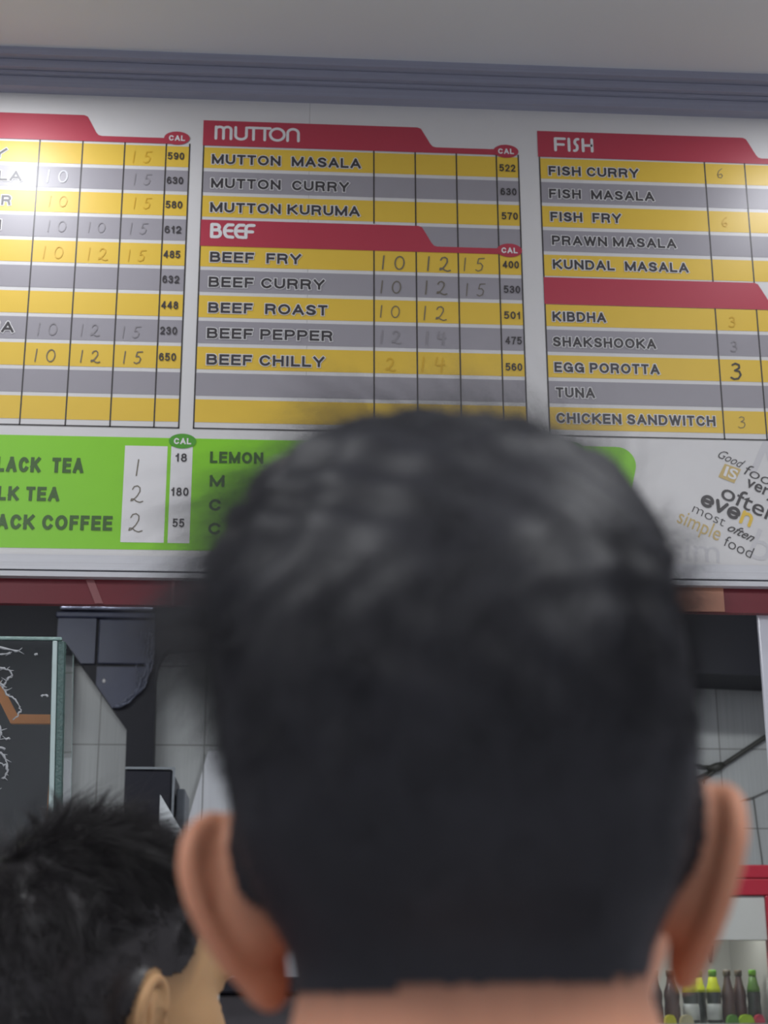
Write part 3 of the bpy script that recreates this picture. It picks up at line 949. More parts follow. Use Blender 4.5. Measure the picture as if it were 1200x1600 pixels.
# ------------------------------------------------------------------ drinks fridge
FY = 5.0
m_fred = mat('fridge_red', srgb(175, 40, 58), 0.3, var=0.05)
m_fwhite = mat('fridge_white', srgb(192, 192, 187), 0.4, var=0.02)
fr = thing('drinks_fridge', 'tall red-framed drinks fridge with white inside and glass door', 'fridge', (1.25, 5.25, 0))
b = MB()
b.box(0.92, 0.945, FY + .02, 5.5, 0.0, 1.88); b.box(1.575, 1.60, FY + .02, 5.5, 0.0, 1.88)
b.box(0.945, 1.575, 5.46, 5.5, 0.0, 1.88); b.box(0.945, 1.575, FY + .02, 5.46, 1.79, 1.88); b.box(0.945, 1.575, FY + .02, 5.46, 0.0, 0.35)
b.build('cabinet', m_fwhite, fr)
b = MB()
b.box(0.915, 1.605, FY - .02, FY + .02, 1.796, 1.848, bevel=.004); b.box(0.915, 1.605, FY - .02, FY + .02, 1.850, 1.892, bevel=.004)
b.build('top_frame', m_fred, fr)
b = MB(); b.box(1.566, 1.605, FY - .02, FY + .019, 0.02, 1.795, bevel=.004); b.build('side_frame', m_fred, fr)
b = MB(); b.box(0.915, 0.955, FY - .02, FY + .019, 0.02, 1.795, bevel=.004); b.build('side_frame', m_fred, fr)
b = MB(); b.box(0.955, 1.566, FY - .01, FY + .03, 1.657, 1.795, bevel=.003); b.build('header_panel', m_fwhite, fr)
b = MB(); b.box(0.955, 1.566, FY - .012, FY - .008, 0.4, 1.655); b.build('door_glass', glass('door_glass', (0.98, 0.99, 0.99)), fr)
for z in (1.400, 1.05, 0.70):
    b = MB(); b.box(0.946, 1.574, FY + .03, 5.45, z - 0.012, z); b.box(0.956, 1.565, FY + .012, FY + .03, z - 0.02, z + 0.006)
    b.build('shelf', m_fwhite, fr)
b = MB(); b.prism_xz([(1.604, 1.655), (1.628, 1.655), (1.618, 1.598), (1.614, 1.598)], 5.44, 5.459); 
for v in b.v: v[:, 0] -= 0.115
b.build('latch', mat('latch_dark', srgb(88, 88, 86), 0.5), fr)
l = area('fridge_light', (1.26, FY + .09, 1.775), 0.5, 1.0, (1, 1, .97), size_y=0.05)

m_bdark = mat('bottle_clear_body', srgb(62, 68, 60), 0.08, var=0.35, scale=26, coat=0.6)
m_cap = mat('cap_green', srgb(112, 178, 40), 0.35)
m_lab = mat('label_yellow', srgb(214, 224, 20), 0.4)
m_sil = mat('label_silver', srgb(196, 200, 196), 0.3, var=0.25, scale=30)
m_cola = mat('cola_glass', srgb(92, 70, 62), 0.15, var=0.2, scale=20, coat=0.5)
m_capb = mat('cap_brown', srgb(110, 98, 80), 0.4)


def bottle(x, y, label, body, cap, neck_label, front_label, group, h=0.168, r=0.026):
    z = 1.4005
    t = thing('drink_bottle', label, 'bottle', (x, y, z), group)
    b = MB(); b.lathe([(r * .85, z), (r, z + .008), (r, z + h * .30), (r * .90, z + h * .40), (r, z + h * .52), (r * .95, z + h * .60), (r * .62, z + h * .74),
                       (r * .46, z + h * .86), (r * .46, z + h * .90)], x, y, 20)
    b.build('body', body, t, True)
    b = MB(); b.lathe([(r * .56, z + h * .885), (r * .58, z + h * .98), (r * .48, z + h)], x, y, 16); b.build('cap', cap, t, True)
    if neck_label:
        b = MB(); b.lathe([(r * .99, z + h * .59), (r * .92, z + h * .66), (r * .68, z + h * .755), (r * .55, z + h * .87)], x, y, 20)
        b.build('neck_label', neck_label, t, True)
    if front_label:
        b = MB(); b.lathe([(r * 1.015, z + h * .09), (r * 1.015, z + h * .30), (r * .93, z + h * .38)], x, y, 20); b.build('front_label', front_label, t, True)


gy, gb = 'yellow-necked bottles on the fridge shelf', 'dark bottles on the fridge shelf'
bottle(1.326, FY + .075, 'clear bottle with green cap and yellow neck, nearest the man\'s right ear', m_bdark, m_cap, m_lab, m_sil, gy)
bottle(1.402, FY + .075, 'clear bottle with green cap and yellow neck, front one beside brown bottles', m_bdark, m_cap, m_lab, m_sil, gy, r=0.024)
bottle(1.372, FY + .150, 'yellow-necked bottle standing behind the gap of the two front ones', m_bdark, m_cap, m_lab, None, gy)
bottle(1.452, FY + .085, 'brown drink bottle right beside the front yellow-necked bottle', m_cola, m_capb, None, None, gb, r=.022)
bottle(1.497, FY + .110, 'brown drink bottle between brown one and green-capped one', m_cola, m_capb, None, None, gb, r=.022)
bottle(1.536, FY + .085, 'dark bottle with green neck at the right frame of fridge', m_bdark, m_cap, mat('label_green', srgb(86, 128, 48), .4), None, gb, r=.022)
bottle(1.268, FY + .085, 'brown drink bottle half hidden by the man\'s right ear', m_cola, m_capb, None, None, gb)
bottle(1.212, FY + .085, 'brown drink bottle behind the man\'s jaw, leftmost in view', m_cola, m_capb, None, None, gb)
for x0, x1, lab, m_ in ((1.225, 1.262, 'small yellow packet lying at the shelf front under brown bottles', 'packet_yellow'),
                        (1.275, 1.318, 'small cream packet lying at the shelf front by yellow-necked bottle', 'packet_cream'),
                        (1.425, 1.462, 'small dark green packet at the shelf front', 'packet_green'),
                        (1.464, 1.512, 'small lime packet at the shelf front', 'packet_lime'),
                        (1.514, 1.546, 'small red packet at the shelf front', 'packet_red')):
    colr = {'packet_yellow': (206, 200, 50), 'packet_cream': (190, 182, 140), 'packet_green': (96, 148, 50), 'packet_lime': (160, 196, 30), 'packet_red': (200, 66, 84)}[m_]
    b = MB()
    n = 10
    vs = []
    for k, (sx, sz) in enumerate(((0, 0), (.06, .5), (.2, .85), (.5, 1), (.8, .9), (.94, .5), (1, 0))):
        vs.append((x0 + (x1 - x0) * sx, 1.4065 + 0.026 * sz))
    b.prism_xz(vs[::-1] if False else vs[::-1], FY + .014, FY + .040)
    tag(b.build('snack_packet', mat(m_, srgb(*colr), .35, var=.15, scale=60)), lab, 'packet', 'packets at the shelf front')

# ------------------------------------------------------------------ people


def smin(a, b, k):
    h = np.maximum(k - np.abs(a - b), 0) / k
    return np.minimum(a, b) - h * h * k * 0.25


def ell(P, c, r):
    x, y, z = ((P[i] - c[i]) / r[i] for i in range(3))
    k0 = np.sqrt(x * x + y * y + z * z) + 1e-9
    k1 = np.sqrt((x / r[0]) ** 2 + (y / r[1]) ** 2 + (z / r[2]) ** 2) + 1e-9
    return k0 * (k0 - 1) / k1


def caps(P, a, b, ra, rb=None):
    rb = ra if rb is None else rb
    d = [b[i] - a[i] for i in range(3)]
    L = sum(q * q for q in d) + 1e-12
    t = np.clip(sum((P[i] - a[i]) * d[i] for i in range(3)) / L, 0, 1)
    return np.sqrt(sum((P[i] - a[i] - t * d[i]) ** 2 for i in range(3))) - (ra + (rb - ra) * t)


def surface_nets(V, xs, ys, zs):
    """smooth closed surface of V < 0 on a rectilinear grid"""
    nx, ny, nz = V.shape
    ins = V < 0
    cnt = np.zeros((nx - 1, ny - 1, nz - 1), np.int8)
    for i in (0, 1):
        for j in (0, 1):
            for k in (0, 1):
                cnt += ins[i:nx - 1 + i, j:ny - 1 + j, k:nz - 1 + k]
    act = (cnt > 0) & (cnt < 8)
    I, J, K = np.nonzero(act)
    idx = -np.ones(act.shape, np.int64)
    idx[I, J, K] = np.arange(len(I))
    acc = np.zeros((len(I), 3)); num = np.zeros(len(I))
    G = (xs, ys, zs)
    base = (I, J, K)
    for ax in range(3):
        o1, o2 = [q for q in range(3) if q != ax]
        for p in (0, 1):
            for q in (0, 1):
                off = [0, 0, 0]; off[o1] = p; off[o2] = q
                a = [base[t] + off[t] for t in range(3)]
                b = list(a); b[ax] = b[ax] + 1
                va, vb = V[a[0], a[1], a[2]], V[b[0], b[1], b[2]]
                m = (va < 0) != (vb < 0)
                t = np.where(m, va / np.where(m, va - vb, 1), 0)
                pt = [G[d][a[d]] for d in range(3)]
                pt[ax] = pt[ax] + t * (G[ax][b[ax]] - G[ax][a[ax]])
                for d in range(3):
                    acc[:, d] += np.where(m, pt[d], 0)
                num += m
    vert = acc / num[:, None]
    quads = []
    for ax in range(3):
        o1, o2 = (ax + 1) % 3, (ax + 2) % 3
        sl_a = [slice(1, -1)] * 3; sl_b = [slice(1, -1)] * 3
        sl_a[ax] = slice(0, -1); sl_b[ax] = slice(1, None)
        A, B = ins[tuple(sl_a)], ins[tuple(sl_b)]
        for flip, m in ((False, A & ~B), (True, ~A & B)):
            c = np.array(np.nonzero(m)).T
            if len(c) == 0:
                continue
            cc = c.copy()
            cc[:, o1] += 1; cc[:, o2] += 1   # grid edge index in full coordinates
            def cell(d1, d2):
                e = cc.copy(); e[:, o1] += d1; e[:, o2] += d2
                return idx[e[:, 0], e[:, 1], e[:, 2]]
            q = np.column_stack([cell(-1, -1), cell(0, -1), cell(0, 0), cell(-1, 0)])
            quads.append(q[:, ::-1] if flip else q)
    return vert, np.concatenate(quads)


def mesh_from(name, verts, faces, mats, smooth=True):
    me = bpy.data.meshes.new(name)
    faces = np.asarray(faces)
    n, k = faces.shape
    me.vertices.add(len(verts)); me.vertices.foreach_set('co', np.asarray(verts, np.float32).ravel())
    me.loops.add(n * k); me.loops.foreach_set('vertex_index', faces.astype(np.int32).ravel())
    me.polygons.add(n)
    me.polygons.foreach_set('loop_start', np.arange(0, n * k, k, dtype=np.int32))
    me.polygons.foreach_set('use_smooth', np.full(n, smooth))
    for m in mats:
        me.materials.append(m)
    me.update(calc_edges=True)
    me.validate()
    return me


def vnormals(v, f):
    n = np.cross(v[f[:, 2]] - v[f[:, 0]], v[f[:, 3]] - v[f[:, 1]])
    out = np.zeros_like(v)
    for k in range(4):
        np.add.at(out, f[:, k], n)
    return out / (np.linalg.norm(out, axis=1, keepdims=True) + 1e-12)


def rot3(yaw=0, pitch=0, roll=0):
    """head turn: yaw to the left, pitch face up, roll top towards the left (degrees)"""
    cy, sy = math.cos(math.radians(yaw)), math.sin(math.radians(yaw))
    cp, sp = math.cos(math.radians(pitch)), math.sin(math.radians(pitch))
    cr, sr = math.cos(math.radians(roll)), math.sin(math.radians(roll))
    Rz = np.array([[cy, -sy, 0], [sy, cy, 0], [0, 0, 1]])
    Rx = np.array([[1, 0, 0], [0, cp, -sp], [0, sp, cp]])
    Ry = np.array([[cr, 0, -sr], [0, 1, 0], [sr, 0, cr]])
    return Rz @ Rx @ Ry


def smooth_line(p, n=3):
    p = np.array(p, float)
    q = np.vstack([2 * p[0] - p[1], p, 2 * p[-1] - p[-2]])
    out = []
    for i in range(1, len(q) - 2):
        for t in np.arange(n) / n:
            out.append(.5 * (2 * q[i] + (q[i + 1] - q[i - 1]) * t + (2 * q[i - 1] - 5 * q[i] + 4 * q[i + 1] - q[i + 2]) * t * t
                             + (3 * q[i] - q[i - 1] - 3 * q[i + 1] + q[i + 2]) * t ** 3))
    return [tuple(a) for a in out] + [tuple(p[-1])]


EAR = 0.93   # ears a little smaller than the template


def ear_sdf(P, side, flare, top_out):
    """P head-local; side +1 right, -1 left"""
    fl = math.radians(flare)
    e1 = np.array((side * math.sin(fl), -math.cos(fl), 0.0))
    n = np.array((side * math.cos(fl), math.sin(fl), 0.0))
    to = math.radians(top_out)
    e2 = np.array((side * math.sin(to) * math.cos(fl), -0.14, 1.0)); e2 /= np.linalg.norm(e2)
    e1 = e1 - e2 * np.dot(e1, e2); e1 /= np.linalg.norm(e1)
    n = np.cross(e1, e2) * (1 if np.dot(np.cross(e1, e2), n) > 0 else -1)
    o = np.array((side * 0.0725, 0.004, 0.0))
    D = [(P[i] - o[i]) / EAR for i in range(3)]
    u = sum(D[i] * e1[i] for i in range(3)); v = sum(D[i] * e2[i] for i in range(3)); w = sum(D[i] * n[i] for i in range(3))
    Q = (u, v, w)
    d = ell(Q, (.015, .006, -.001), (.018, .026, .0026))
    d = smin(d, ell(Q, (.010, -.010, -.001), (.014, .020, .0032)), .006)
    d = smin(d, ell(Q, (.011, .000, -.005), (.014, .019, .0100)), .006)
    hel = [(.005, .001, .006), (.001, .014, .0045), (.004, .026, .0035), (.014, .033, .003), (.025, .031, .003), (.033, .022, .0025),
           (.035, .010, .0015), (.033, -.002, .0005), (.028, -.013, 0), (.022, -.021, 0), (.016, -.028, 0)]
    hel = smooth_line(hel)
    for a, b in zip(hel[:-1], hel[1:]):
        d = smin(d, caps(Q, a, b, .0036, .0036), .0025)
    ant = [(.016, .021, .001), (.022, .012, .003), (.023, .000, .0035), (.019, -.011, .003), (.011, -.016, .003)]
    ant = smooth_line(ant)
    for a, b in zip(ant[:-1], ant[1:]):
        d = smin(d, caps(Q, a, b, .0030), .003)
    d = smin(d, ell(Q, (.010, -.028, 0), (.0095, .0100, .0042)), .005)
    d = smin(d, ell(Q, (.001, -.004, .004), (.004, .006, .004)), .004)
    hol = ell(Q, (.0115, -.001, .0060), (.0090, .0130, .0105))
    d = -smin(-d, hol, .003)
    return d * EAR


def person(name, label, loc, yaw, HT, hs, head_rot, skin, shirt_col, hair, flare=(35, 35), nape_w=0.056, seed=1, crown=.085):
    """figure standing on the floor, facing its own +y; HT is the height of the ear canals"""
    rng = np.random.default_rng(seed)
    root = thing(name, label, 'person', loc)
    root.rotation_euler = (0, 0, math.radians(yaw))
    R = rot3(*head_rot)
    T = np.array((0, 0, HT))
    fine, coarse = 0.0023, 0.010
    def axis(lo, a, b_, hi):
        return np.concatenate([np.arange(lo, a - 1e-6, coarse), np.arange(a, b_, fine), np.arange(b_, hi, coarse)])
    xs = axis(-0.33, -0.128, 0.128, 0.33)
    ys = axis(-0.18, -0.122, 0.142, 0.24)
    zs = np.concatenate([np.arange(-0.01, HT - 0.15, 0.012), np.arange(HT - 0.15, HT + 0.165, fine)])
    xs, ys, zs = xs.astype(np.float32), ys.astype(np.float32), zs.astype(np.float32)
    V = np.full((len(xs), len(ys), len(zs)), 1.0, np.float32)
    # --- body
    kb = np.searchsorted(zs, HT - 0.10)
    P = (xs[:, None, None], ys[None, :, None], zs[None, None, :kb])
    nb = (0, -0.050, HT - 0.195)
    def body(P, parts):
        d = None
        for kind, a, b_, k in parts:
            q = ell(P, a, b_) if kind == 'e' else caps(P, a[0], a[1], b_[0], b_[1])
            d = q if d is None else smin(d, q, k)
        return d
    H = HT
    torso = [('e', (0, -.035, H - .365), (.165, .110, .185), .05), ('e', (0, -.030, H - .60), (.148, .105, .19), .06), ('e', (0, -.025, H - .74), (.165, .115, .13), .06)]
    for s in (-1, 1):
        torso += [('c', ((s * .03, -.05, H - .175), (s * .17, -.045, H - .240)), (.042, .052), .05)]
    arms = []
    for s in (-1, 1):
        arms += [('c', ((s * .178, -.045, H - .245), (s * .235, -.065, H - .56)), (.052, .041), .03)]
    fore = []
    for s in (-1, 1):
        fore += [('c', ((s * .235, -.065, H - .56), (s * .158, .020, H - .76)), (.040, .028), .02),
                 ('e', (s * .125, .020, H - .82), (.020, .030, .05), .02)]
    legs = []
    for s in (-1, 1):
        legs += [('c', ((s * .088, -.025, H - .78), (s * .095, .0, .47)), (.088, .058), .04),
                 ('c', ((s * .095, .0, .47), (s * .098, -.035, .09)), (.056, .040), .03), ]
    feet = []
    for s in (-1, 1):
        feet += [('c', ((s * .098, -.05, .045), (s * .115, .12, .032)), (.036, .030), .03)]
    neck = [('c', ((0, -.028, H - .06), nb), (nape_w, nape_w + .006), .04)]
    V[:, :, :kb] = body(P, torso + arms + fore + legs + feet + neck)
    # --- head, in its own frame
    k0 = np.searchsorted(zs, HT - 0.19)
    def local(ix, iy, iz):
        D = (xs[ix][:, None, None] - T[0], ys[iy][None, :, None] - T[1], zs[iz][None, None, :] - T[2])
        return tuple((D[0] * R[0, i] + D[1] * R[1, i] + D[2] * R[2, i]) / hs for i in range(3))
    al = slice(None)
    P = local(al, al, slice(k0, None))
    d = ell(P, (0, -.008, .046), (.0745, .096, crown))
    d = smin(d, ell(P, (0, -.046, .030), (.062, .052, .060)), .03)
    d = smin(d, ell(P, (0, .038, .000), (.060, .060, .088)), .03)
    d = smin(d, ell(P, (0, .036, -.066), (.053, .056, .046)), .03)
    d = smin(d, ell(P, (0, .080, -.100), (.020, .016, .016)), .025)
    for s in (-1, 1):
        d = smin(d, ell(P, (s * .049, .056, -.012), (.019, .025, .020)), .02)
        d = smin(d, ell(P, (s * .030, .085, .033), (.026, .013, .009)), .014)
        d = smin(d, ell(P, (s * .0745, -.010, .010), (.008, .014, .020)), .012)
    d = -smin(-d, np.minimum(ell(P, (-.033, .101, .014), (.017, .016, .012)), ell(P, (.033, .101, .014), (.017, .016, .012))), .010)
    for s in (-1, 1):
        d = smin(d, ell(P, (s * .032, .080, .0205), (.0155, .0125, .0045)), .005)
        d = smin(d, ell(P, (s * .032, .079, .0065), (.0150, .0120, .0040)), .005)
    d = smin(d, caps(P, (0, .093, .024), (0, .116, -.022), .0075, .0105), .010)
    for s in (-1, 1):
        d = smin(d, ell(P, (s * .0115, .104, -.026), (.0075, .009, .007)), .006)
    d = smin(d, ell(P, (0, .093, -.0545), (.024, .0095, .0052)), .006)
    d = smin(d, ell(P, (0, .0915, -.0665), (.021, .0095, .0060)), .006)
    d = d * hs
    for s, fl in ((-1, flare[0]), (1, flare[1])):
        c = R @ (np.array((s * .085, -.014, .002)) * hs) + T
        rr = .062
        sl = [slice(np.searchsorted(g, c[i] - rr), np.searchsorted(g, c[i] + rr)) for i, g in enumerate((xs, ys, zs))]
        e = ear_sdf(local(*sl), s, fl, 14) * hs
        sub = d[sl[0], sl[1], sl[2].start - k0:sl[2].stop - k0]
        d[sl[0], sl[1], sl[2].start - k0:sl[2].stop - k0] = smin(sub, e, .006)
    ov = V[:, :, k0:]
    Pn = (xs[:, None, None], ys[None, :, None], zs[None, None, k0:])
    neck_d = body(Pn, neck)
    V[:, :, k0:] = smin(smin(ov, neck_d, .004), d, .022)
    v, f = surface_nets(V, xs, ys, zs)
    hl = (v - T) @ R / hs                      # head-local coordinates of every vertex
    nr = vnormals(v, f)
    # --- hair mask: distance above the hairline
    phi = np.degrees(np.arctan2(np.abs(hl[:, 0]), -hl[:, 1] - 0.0))
    line = np.interp(phi, hair['line'][0], hair['line'][1])
    s_ = hl[:, 2] - line + .0004 * np.sin(hl[:, 0] * 420 + 2 * np.sin(hl[:, 1] * 300)) + .0003 * np.sin(hl[:, 0] * 1130 + 1.3)
    # keep the ears bare
    Ph = (hl[:, 0], hl[:, 1], hl[:, 2])
    er = np.minimum(ear_sdf(Ph, -1, flare[0], 14), ear_sdf(Ph, 1, flare[1], 14))
    s_ = np.where(np.abs(hl[:, 0]) > .060, np.minimum(s_, (er - .0035) * 1.2), s_)
    s_[hl[:, 2] < -0.08] = -.05
    stub = np.clip(s_ / hair['stub'] + .55, 0, 1) * np.clip((er - .0005) / .004, 0, 1)
    me = mesh_from('body', v, f, [skin])
    at_ = me.attributes.new('hair_root', 'FLOAT', 'POINT')
    at_.data.foreach_set('value', stub.astype(np.float32))
    link('body', me, root)
    body_o = [c for c in root.children if c.name.startswith('body')][0]
    body_o.matrix_parent_inverse = Matrix()
    def child(nm, me_, parent=root):
        o = bpy.data.objects.new(nm, me_); COL.objects.link(o); o.parent = parent
        return o
    # --- clothes
    def cloth(nm, parts, grow, zlo, zhi, material, wrinkle=0.004, neck_cut=None):
        gx = np.arange(-.34, .34, .011); gy = np.arange(-.20, .26, .011); gz = np.arange(zlo - .02, zhi + .02, .011)
        P = (gx[:, None, None], gy[None, :, None], gz[None, None, :])
        q = body(P, parts) - grow + wrinkle * np.sin(P[2] * 38 + P[0] * 22 + np.sin(P[1] * 30))
        q = np.maximum(np.maximum(q, P[2] - zhi), zlo - P[2])
        if neck_cut:
            q = np.maximum(q, -(caps(P, (0, -.03, H - .09), (0, -.035, H - .20), nape_w + .022, nape_w + .014)))
        vv, ff = surface_nets(q, gx, gy, gz)
        return child(nm, mesh_from(nm, vv, ff, [material]))
    sh = mat('shirt_' + name.split('.')[0] + str(seed), shirt_col, .85, var=.1, scale=60, bump=.1, bump_scale=400)
    cloth('shirt', torso + arms, .012, H - .80, H - .145, sh, neck_cut=True)
    cloth('trousers', [torso[2]] + legs, .016, .075, H - .66, mat('trouser_cloth', srgb(52, 54, 66), .85, var=.1, scale=80))
    for s in (0, 1):
        cloth('shoe', [feet[s]], .010, .0, .10, mat('shoe_leather', srgb(40, 36, 34), .5), 0)
    # --- eyes and brows
    m_eye = MATS.get('eye') or mat('eye', srgb(225, 222, 215), .15, var=.02)
    m_iris = MATS.get('iris') or mat('iris', srgb(48, 30, 22), .15)
    m_hair = hair['mat']
    for s in (-1, 1):
        bm = bmesh.new()
        bmesh.ops.create_uvsphere(bm, u_segments=20, v_segments=14, radius=.0118 * hs)
        e = MB(); e.bm(bm, 0)
        c0 = np.array((s * .0325, .0785, .0135))
        ey = e.v[0]
        mi = [1 if np.mean([ey[i][1] for i in ff]) > .0100 * hs else 0 for ff in e.f]
        e.v[0] = (ey + c0 * hs) @ R.T + T
        e.mi = mi
        o = e.build('eye', [m_eye, m_iris], None, True); o.parent = root
        e = MB()
        pts = [np.array((s * (.014 + .034 * t), .0985 - .020 * t ** 2, .0365 + .004 * math.sin(t * 3.1) - .004 * t)) for t in np.linspace(0, 1, 9)]
        e.tube([tuple(R @ (p * hs) + T) for p in pts], [.0018, .0032, .0036, .0036, .0034, .003, .0026, .002, .001], 7)
        o = e.build('eyebrow', m_hair, None, True); o.parent = root
    # --- hair: a close cap plus single strands
    Ln = hair['length'](hl) * np.clip(s_ / hair['fade'], 0.0, 1) ** 1.2      # how far the hair stands off the scalp
    inm = s_ > 0.0
    keep = inm[f].all(axis=1)
    fk = f[keep]
    used = np.unique(fk)
    remap = -np.ones(len(v), np.int64); remap[used] = np.arange(len(used))
    # smooth scalp normals away from the ears
    nv = nr[used].copy()
    hd = hl[used] - np.array((0, -.005, .035)); hd /= np.linalg.norm(hd, axis=1, keepdims=True)
    nv = 0.35 * nv + 0.65 * (hd @ R.T); nv /= np.linalg.norm(nv, axis=1, keepdims=True)
    ph = hl[used]
    lump = (np.sin(ph[:, 0] * 210 + 2.0 * np.sin(ph[:, 2] * 120)) * np.sin(ph[:, 1] * 190 + ph[:, 2] * 140) * .5 + .5)
    cap_v = v[used] + nv * (0.0006 + Ln[used] * hair['cap'] * (0.82 + .18 * lump))[:, None]
    cap_f = remap[fk]
    # strands
    w_ = np.linalg.norm(np.cross(v[fk[:, 1]] - v[fk[:, 0]], v[fk[:, 3]] - v[fk[:, 0]]), axis=1)
    dens = w_ * np.clip(s_[fk[:, 0]] / .010 + .15, .1, 1)
    N = hair['count']
    pick = rng.choice(len(fk), N, p=dens / dens.sum())
    a, b_ = rng.random((N, 1)), rng.random((N, 1))
    q = fk[pick]
    p0 = (v[q[:, 0]] * (1 - a) + v[q[:, 1]] * a) * (1 - b_) + (v[q[:, 3]] * (1 - a) + v[q[:, 2]] * a) * b_
    ph = (p0 - T) @ R / hs
    hd = ph - np.array((0, -.005, .035)); hd /= np.linalg.norm(hd, axis=1, keepdims=True)
    n0 = .35 * nr[q[:, 0]] @ R + .65 * hd; n0 /= np.linalg.norm(n0, axis=1, keepdims=True)
    off = Ln[q[:, 0]][:, None]
    L = np.maximum(hair['reach'] * off, .004) * rng.uniform(.6, 1.25, (N, 1))
    lift = off * rng.uniform(.35, 1.08, (N, 1))
    t0 = hair['flow'](ph, rng)
    t0 = t0 - n0 * np.sum(t0 * n0, axis=1, keepdims=True)
    t0 /= np.linalg.norm(t0, axis=1, keepdims=True) + 1e-9
    # locks: strands of one lock share a lean
    cell = np.floor(ph * hair['lock']).astype(np.int64)
    hsh = (cell[:, 0] * 73856093 ^ cell[:, 1] * 19349663 ^ cell[:, 2] * 83492791) % 997
    lt = rng.normal(0, hair['messy'], (997, 3))[hsh]
    t0 = t0 + lt + rng.normal(0, .12, (N, 3))
    t0 /= np.linalg.norm(t0, axis=1, keepdims=True)
    SEG = 5
    rings = []
    rad = hair['radius']
    side = np.cross(n0, t0); side /= np.linalg.norm(side, axis=1, keepdims=True) + 1e-9
    for k in range(SEG):
        s1 = k / (SEG - 1)
        pos = ph * hs + n0 * (lift * (1 - (1 - s1) ** 2) - (L * s1) ** 2 / .24 * .8) + t0 * L * s1 * (.35 + .65 * s1)
        rr = rad * (1.0, 1.0, .9, .7, .25)[k]
        for ang in (0, 2.094, 4.189):
            rings.append(pos + (side * math.cos(ang) + n0 * math.sin(ang)) * rr)
    sv = np.stack(rings, 1)                    # N, SEG*3, 3
    extra = hair.get('extra')
    sv = sv.reshape(-1, 3)
    per = SEG * 3
    fb = []
    for k in range(SEG - 1):
        for c in range(3):
            c2 = (c + 1) % 3
            fb.append((k * 3 + c, k * 3 + c2, k * 3 + 3 + c2, k * 3 + 3 + c))
    fb = np.array(fb)
    sf = (fb[None] + (np.arange(N) * per)[:, None, None]).reshape(-1, 4)
    if extra:
        ev, ef = extra(rng, rad, hs)
        sf = np.concatenate([sf, ef + len(sv)]); sv = np.concatenate([sv, ev])
    sv = sv @ R.T + T
    hv = np.concatenate([cap_v, sv]); hf = np.concatenate([cap_f, sf + len(cap_v)])
    child('hair', mesh_from('hair', hv, hf, [m_hair]))
    return root


def skin_mat(name, col, hair_col):
    m = mat(name, col, .6, var=.10, scale=35, spec=.35, sss=.25, bump=.03, bump_scale=500)
    nt = m.node_tree
    b = nt.nodes['Principled BSDF']
    src = b.inputs['Base Color'].links[0].from_socket
    a = nt.nodes.new('ShaderNodeAttribute'); a.attribute_name = 'hair_root'
    mx = nt.nodes.new('ShaderNodeMix'); mx.data_type = 'RGBA'
    nt.links.new(a.outputs['Fac'], mx.inputs[0]); nt.links.new(src, mx.inputs[6])
    mx.inputs[7].default_value = (*hair_col, 1)
    nt.links.new(mx.outputs[2], b.inputs['Base Color'])
    return m


def sstep(a, b, x):
    t = np.clip((x - a) / (b - a), 0, 1)
    return t * t * (3 - 2 * t)


hair_near = mat('hair_black', srgb(32, 32, 38), .55, var=.25, scale=160, spec=.35)
hair_far = mat('hair_soft_black', srgb(43, 40, 42), .42, var=.3, scale=160, spec=.5)


def len_near(h):
    z, x, y = h[:, 2], h[:, 0], h[:, 1]
    base = .004 + .012 * sstep(.02, .085, z) + .012 * sstep(.09, .14, z)
    base += .015 * np.exp(-((x + .066) ** 2 + (z - .095) ** 2) / .0007)     # fuller at the upper left
    base += .014 * np.exp(-((x + .045) ** 2 + (z - .13) ** 2) / .0009)      # square shoulders of the cut
    base += .006 * np.exp(-((x - .048) ** 2 + (z - .108) ** 2) / .0009)
    return base


def flow_near(h, rng):
    w = np.array((.01, -.075, .105))
    d = h - w
    r = np.linalg.norm(d, axis=1, keepdims=True)
    t = d / (r + .01)
    t[:, 2] -= .5 * sstep(.02, .10, -h[:, 1])
    t[:, 0] -= .9 * sstep(.03, .10, h[:, 2])
    return t


def len_far(h):
    z = h[:, 2]
    return .004 + .010 * sstep(.03, .09, z) + .010 * sstep(.09, .13, z)


WHORL = np.array((-.020, -.070, .098))


def flow_far(h, rng):
    d = h - WHORL
    r = np.linalg.norm(d, axis=1, keepdims=True)
    t = d / (r + .006)
    sw = np.cross(np.array((-.15, -.75, .6)), t)
    t = t + .55 * sw * np.exp(-r / .05)
    t[:, 2] -= .35
    return t


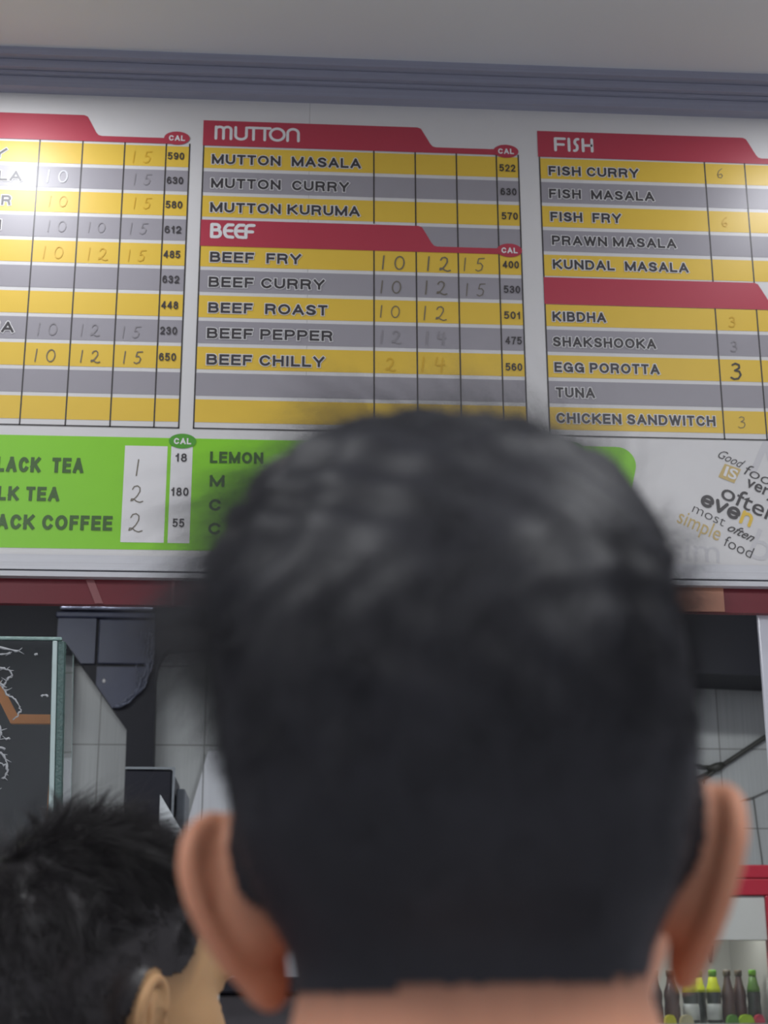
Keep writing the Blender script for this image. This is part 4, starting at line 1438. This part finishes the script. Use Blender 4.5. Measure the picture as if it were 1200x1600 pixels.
def tuft_far(rng, rad, hs):
    """locks standing up at the crown"""
    vs, fs, n = [], [], 0
    for lk in range(11):
        base = np.array((rng.uniform(-.004, .028), rng.uniform(-.06, -.025), .128)) * hs
        base[2] = hs * (.046 + .085 * math.sqrt(max(0, 1 - (base[0] / hs / .0745) ** 2 - ((base[1] / hs + .008) / .096) ** 2))) + .006
        lean = np.array((rng.uniform(-.6, .8), rng.uniform(-.5, .5), 0))
        hgt = rng.uniform(.026, .044)
        curl = rng.uniform(-1.2, 1.6)
        for k in range(50):
            b0 = base + rng.normal(0, .0026, 3) * (1, 1, .3)
            hh = hgt * rng.uniform(.7, 1.1)
            pts = []
            for s1 in np.linspace(0, 1, 6):
                p = b0 + np.array((0, 0, hh * (s1 - .30 * s1 ** 3 * abs(curl)))) + lean * hh * .9 * s1 ** 1.6
                p = p + np.array((curl * .4, curl * .2, 0)) * hh * s1 ** 2.5
                p = p + (base - b0) * .6 * s1
                pts.append(p)
            for i, p in enumerate(pts):
                r = rad * 1.3 * (1, 1, 1, .9, .7, .25)[i]
                for ang in (0, 2.094, 4.189):
                    vs.append(p + np.array((math.cos(ang), math.sin(ang), 0)) * r)
            for i in range(5):
                for c in range(3):
                    c2 = (c + 1) % 3
                    fs.append((n + i * 3 + c, n + i * 3 + c2, n + i * 3 + 3 + c2, n + i * 3 + 3 + c))
            n += 18
    return np.array(vs), np.array(fs)


LINE_NEAR = ([0, 40, 60, 74, 84, 100, 108, 118, 126, 145, 180], [-.029, -.030, -.028, -.010, .036, .038, -.004, -.004, .052, .082, .088])
LINE_FAR = ([0, 40, 60, 74, 86, 100, 108, 116, 126, 142, 180], [-.050, -.046, -.036, -.016, .026, .028, .030, .038, .060, .084, .090])

person('person', 'person with short black hair seen from behind, close in front of the menu board',
       (0.0647, 0.515, 0), -9, 1.5320, 0.965, (0, 2, 2.3), skin_mat('skin_warm', srgb(214, 152, 122), srgb(44, 40, 42)), srgb(96, 98, 110),
       dict(mat=hair_near, line=LINE_NEAR, length=len_near, flow=flow_near, count=34000, radius=.00009, reach=1.5, cap=.86, fade=.05, stub=.026, lock=75, messy=.28),
       flare=(31, 15), nape_w=.058, seed=3, crown=.092)
person('person', 'person with tousled black hair turned to the right, lower left beside the glass case',
       (-0.133, 1.205, 0), -48, 1.484, 0.99, (0, 0, 0), skin_mat('skin_olive', srgb(190, 150, 108), srgb(50, 45, 44)), srgb(70, 72, 80),
       dict(mat=hair_far, line=LINE_FAR, length=len_far, flow=flow_far, count=48000, radius=.00015, reach=2.1, cap=.48, fade=.045, stub=.040, lock=110, messy=.36,
            extra=tuft_far), flare=(28, 28), nape_w=.054, seed=5)
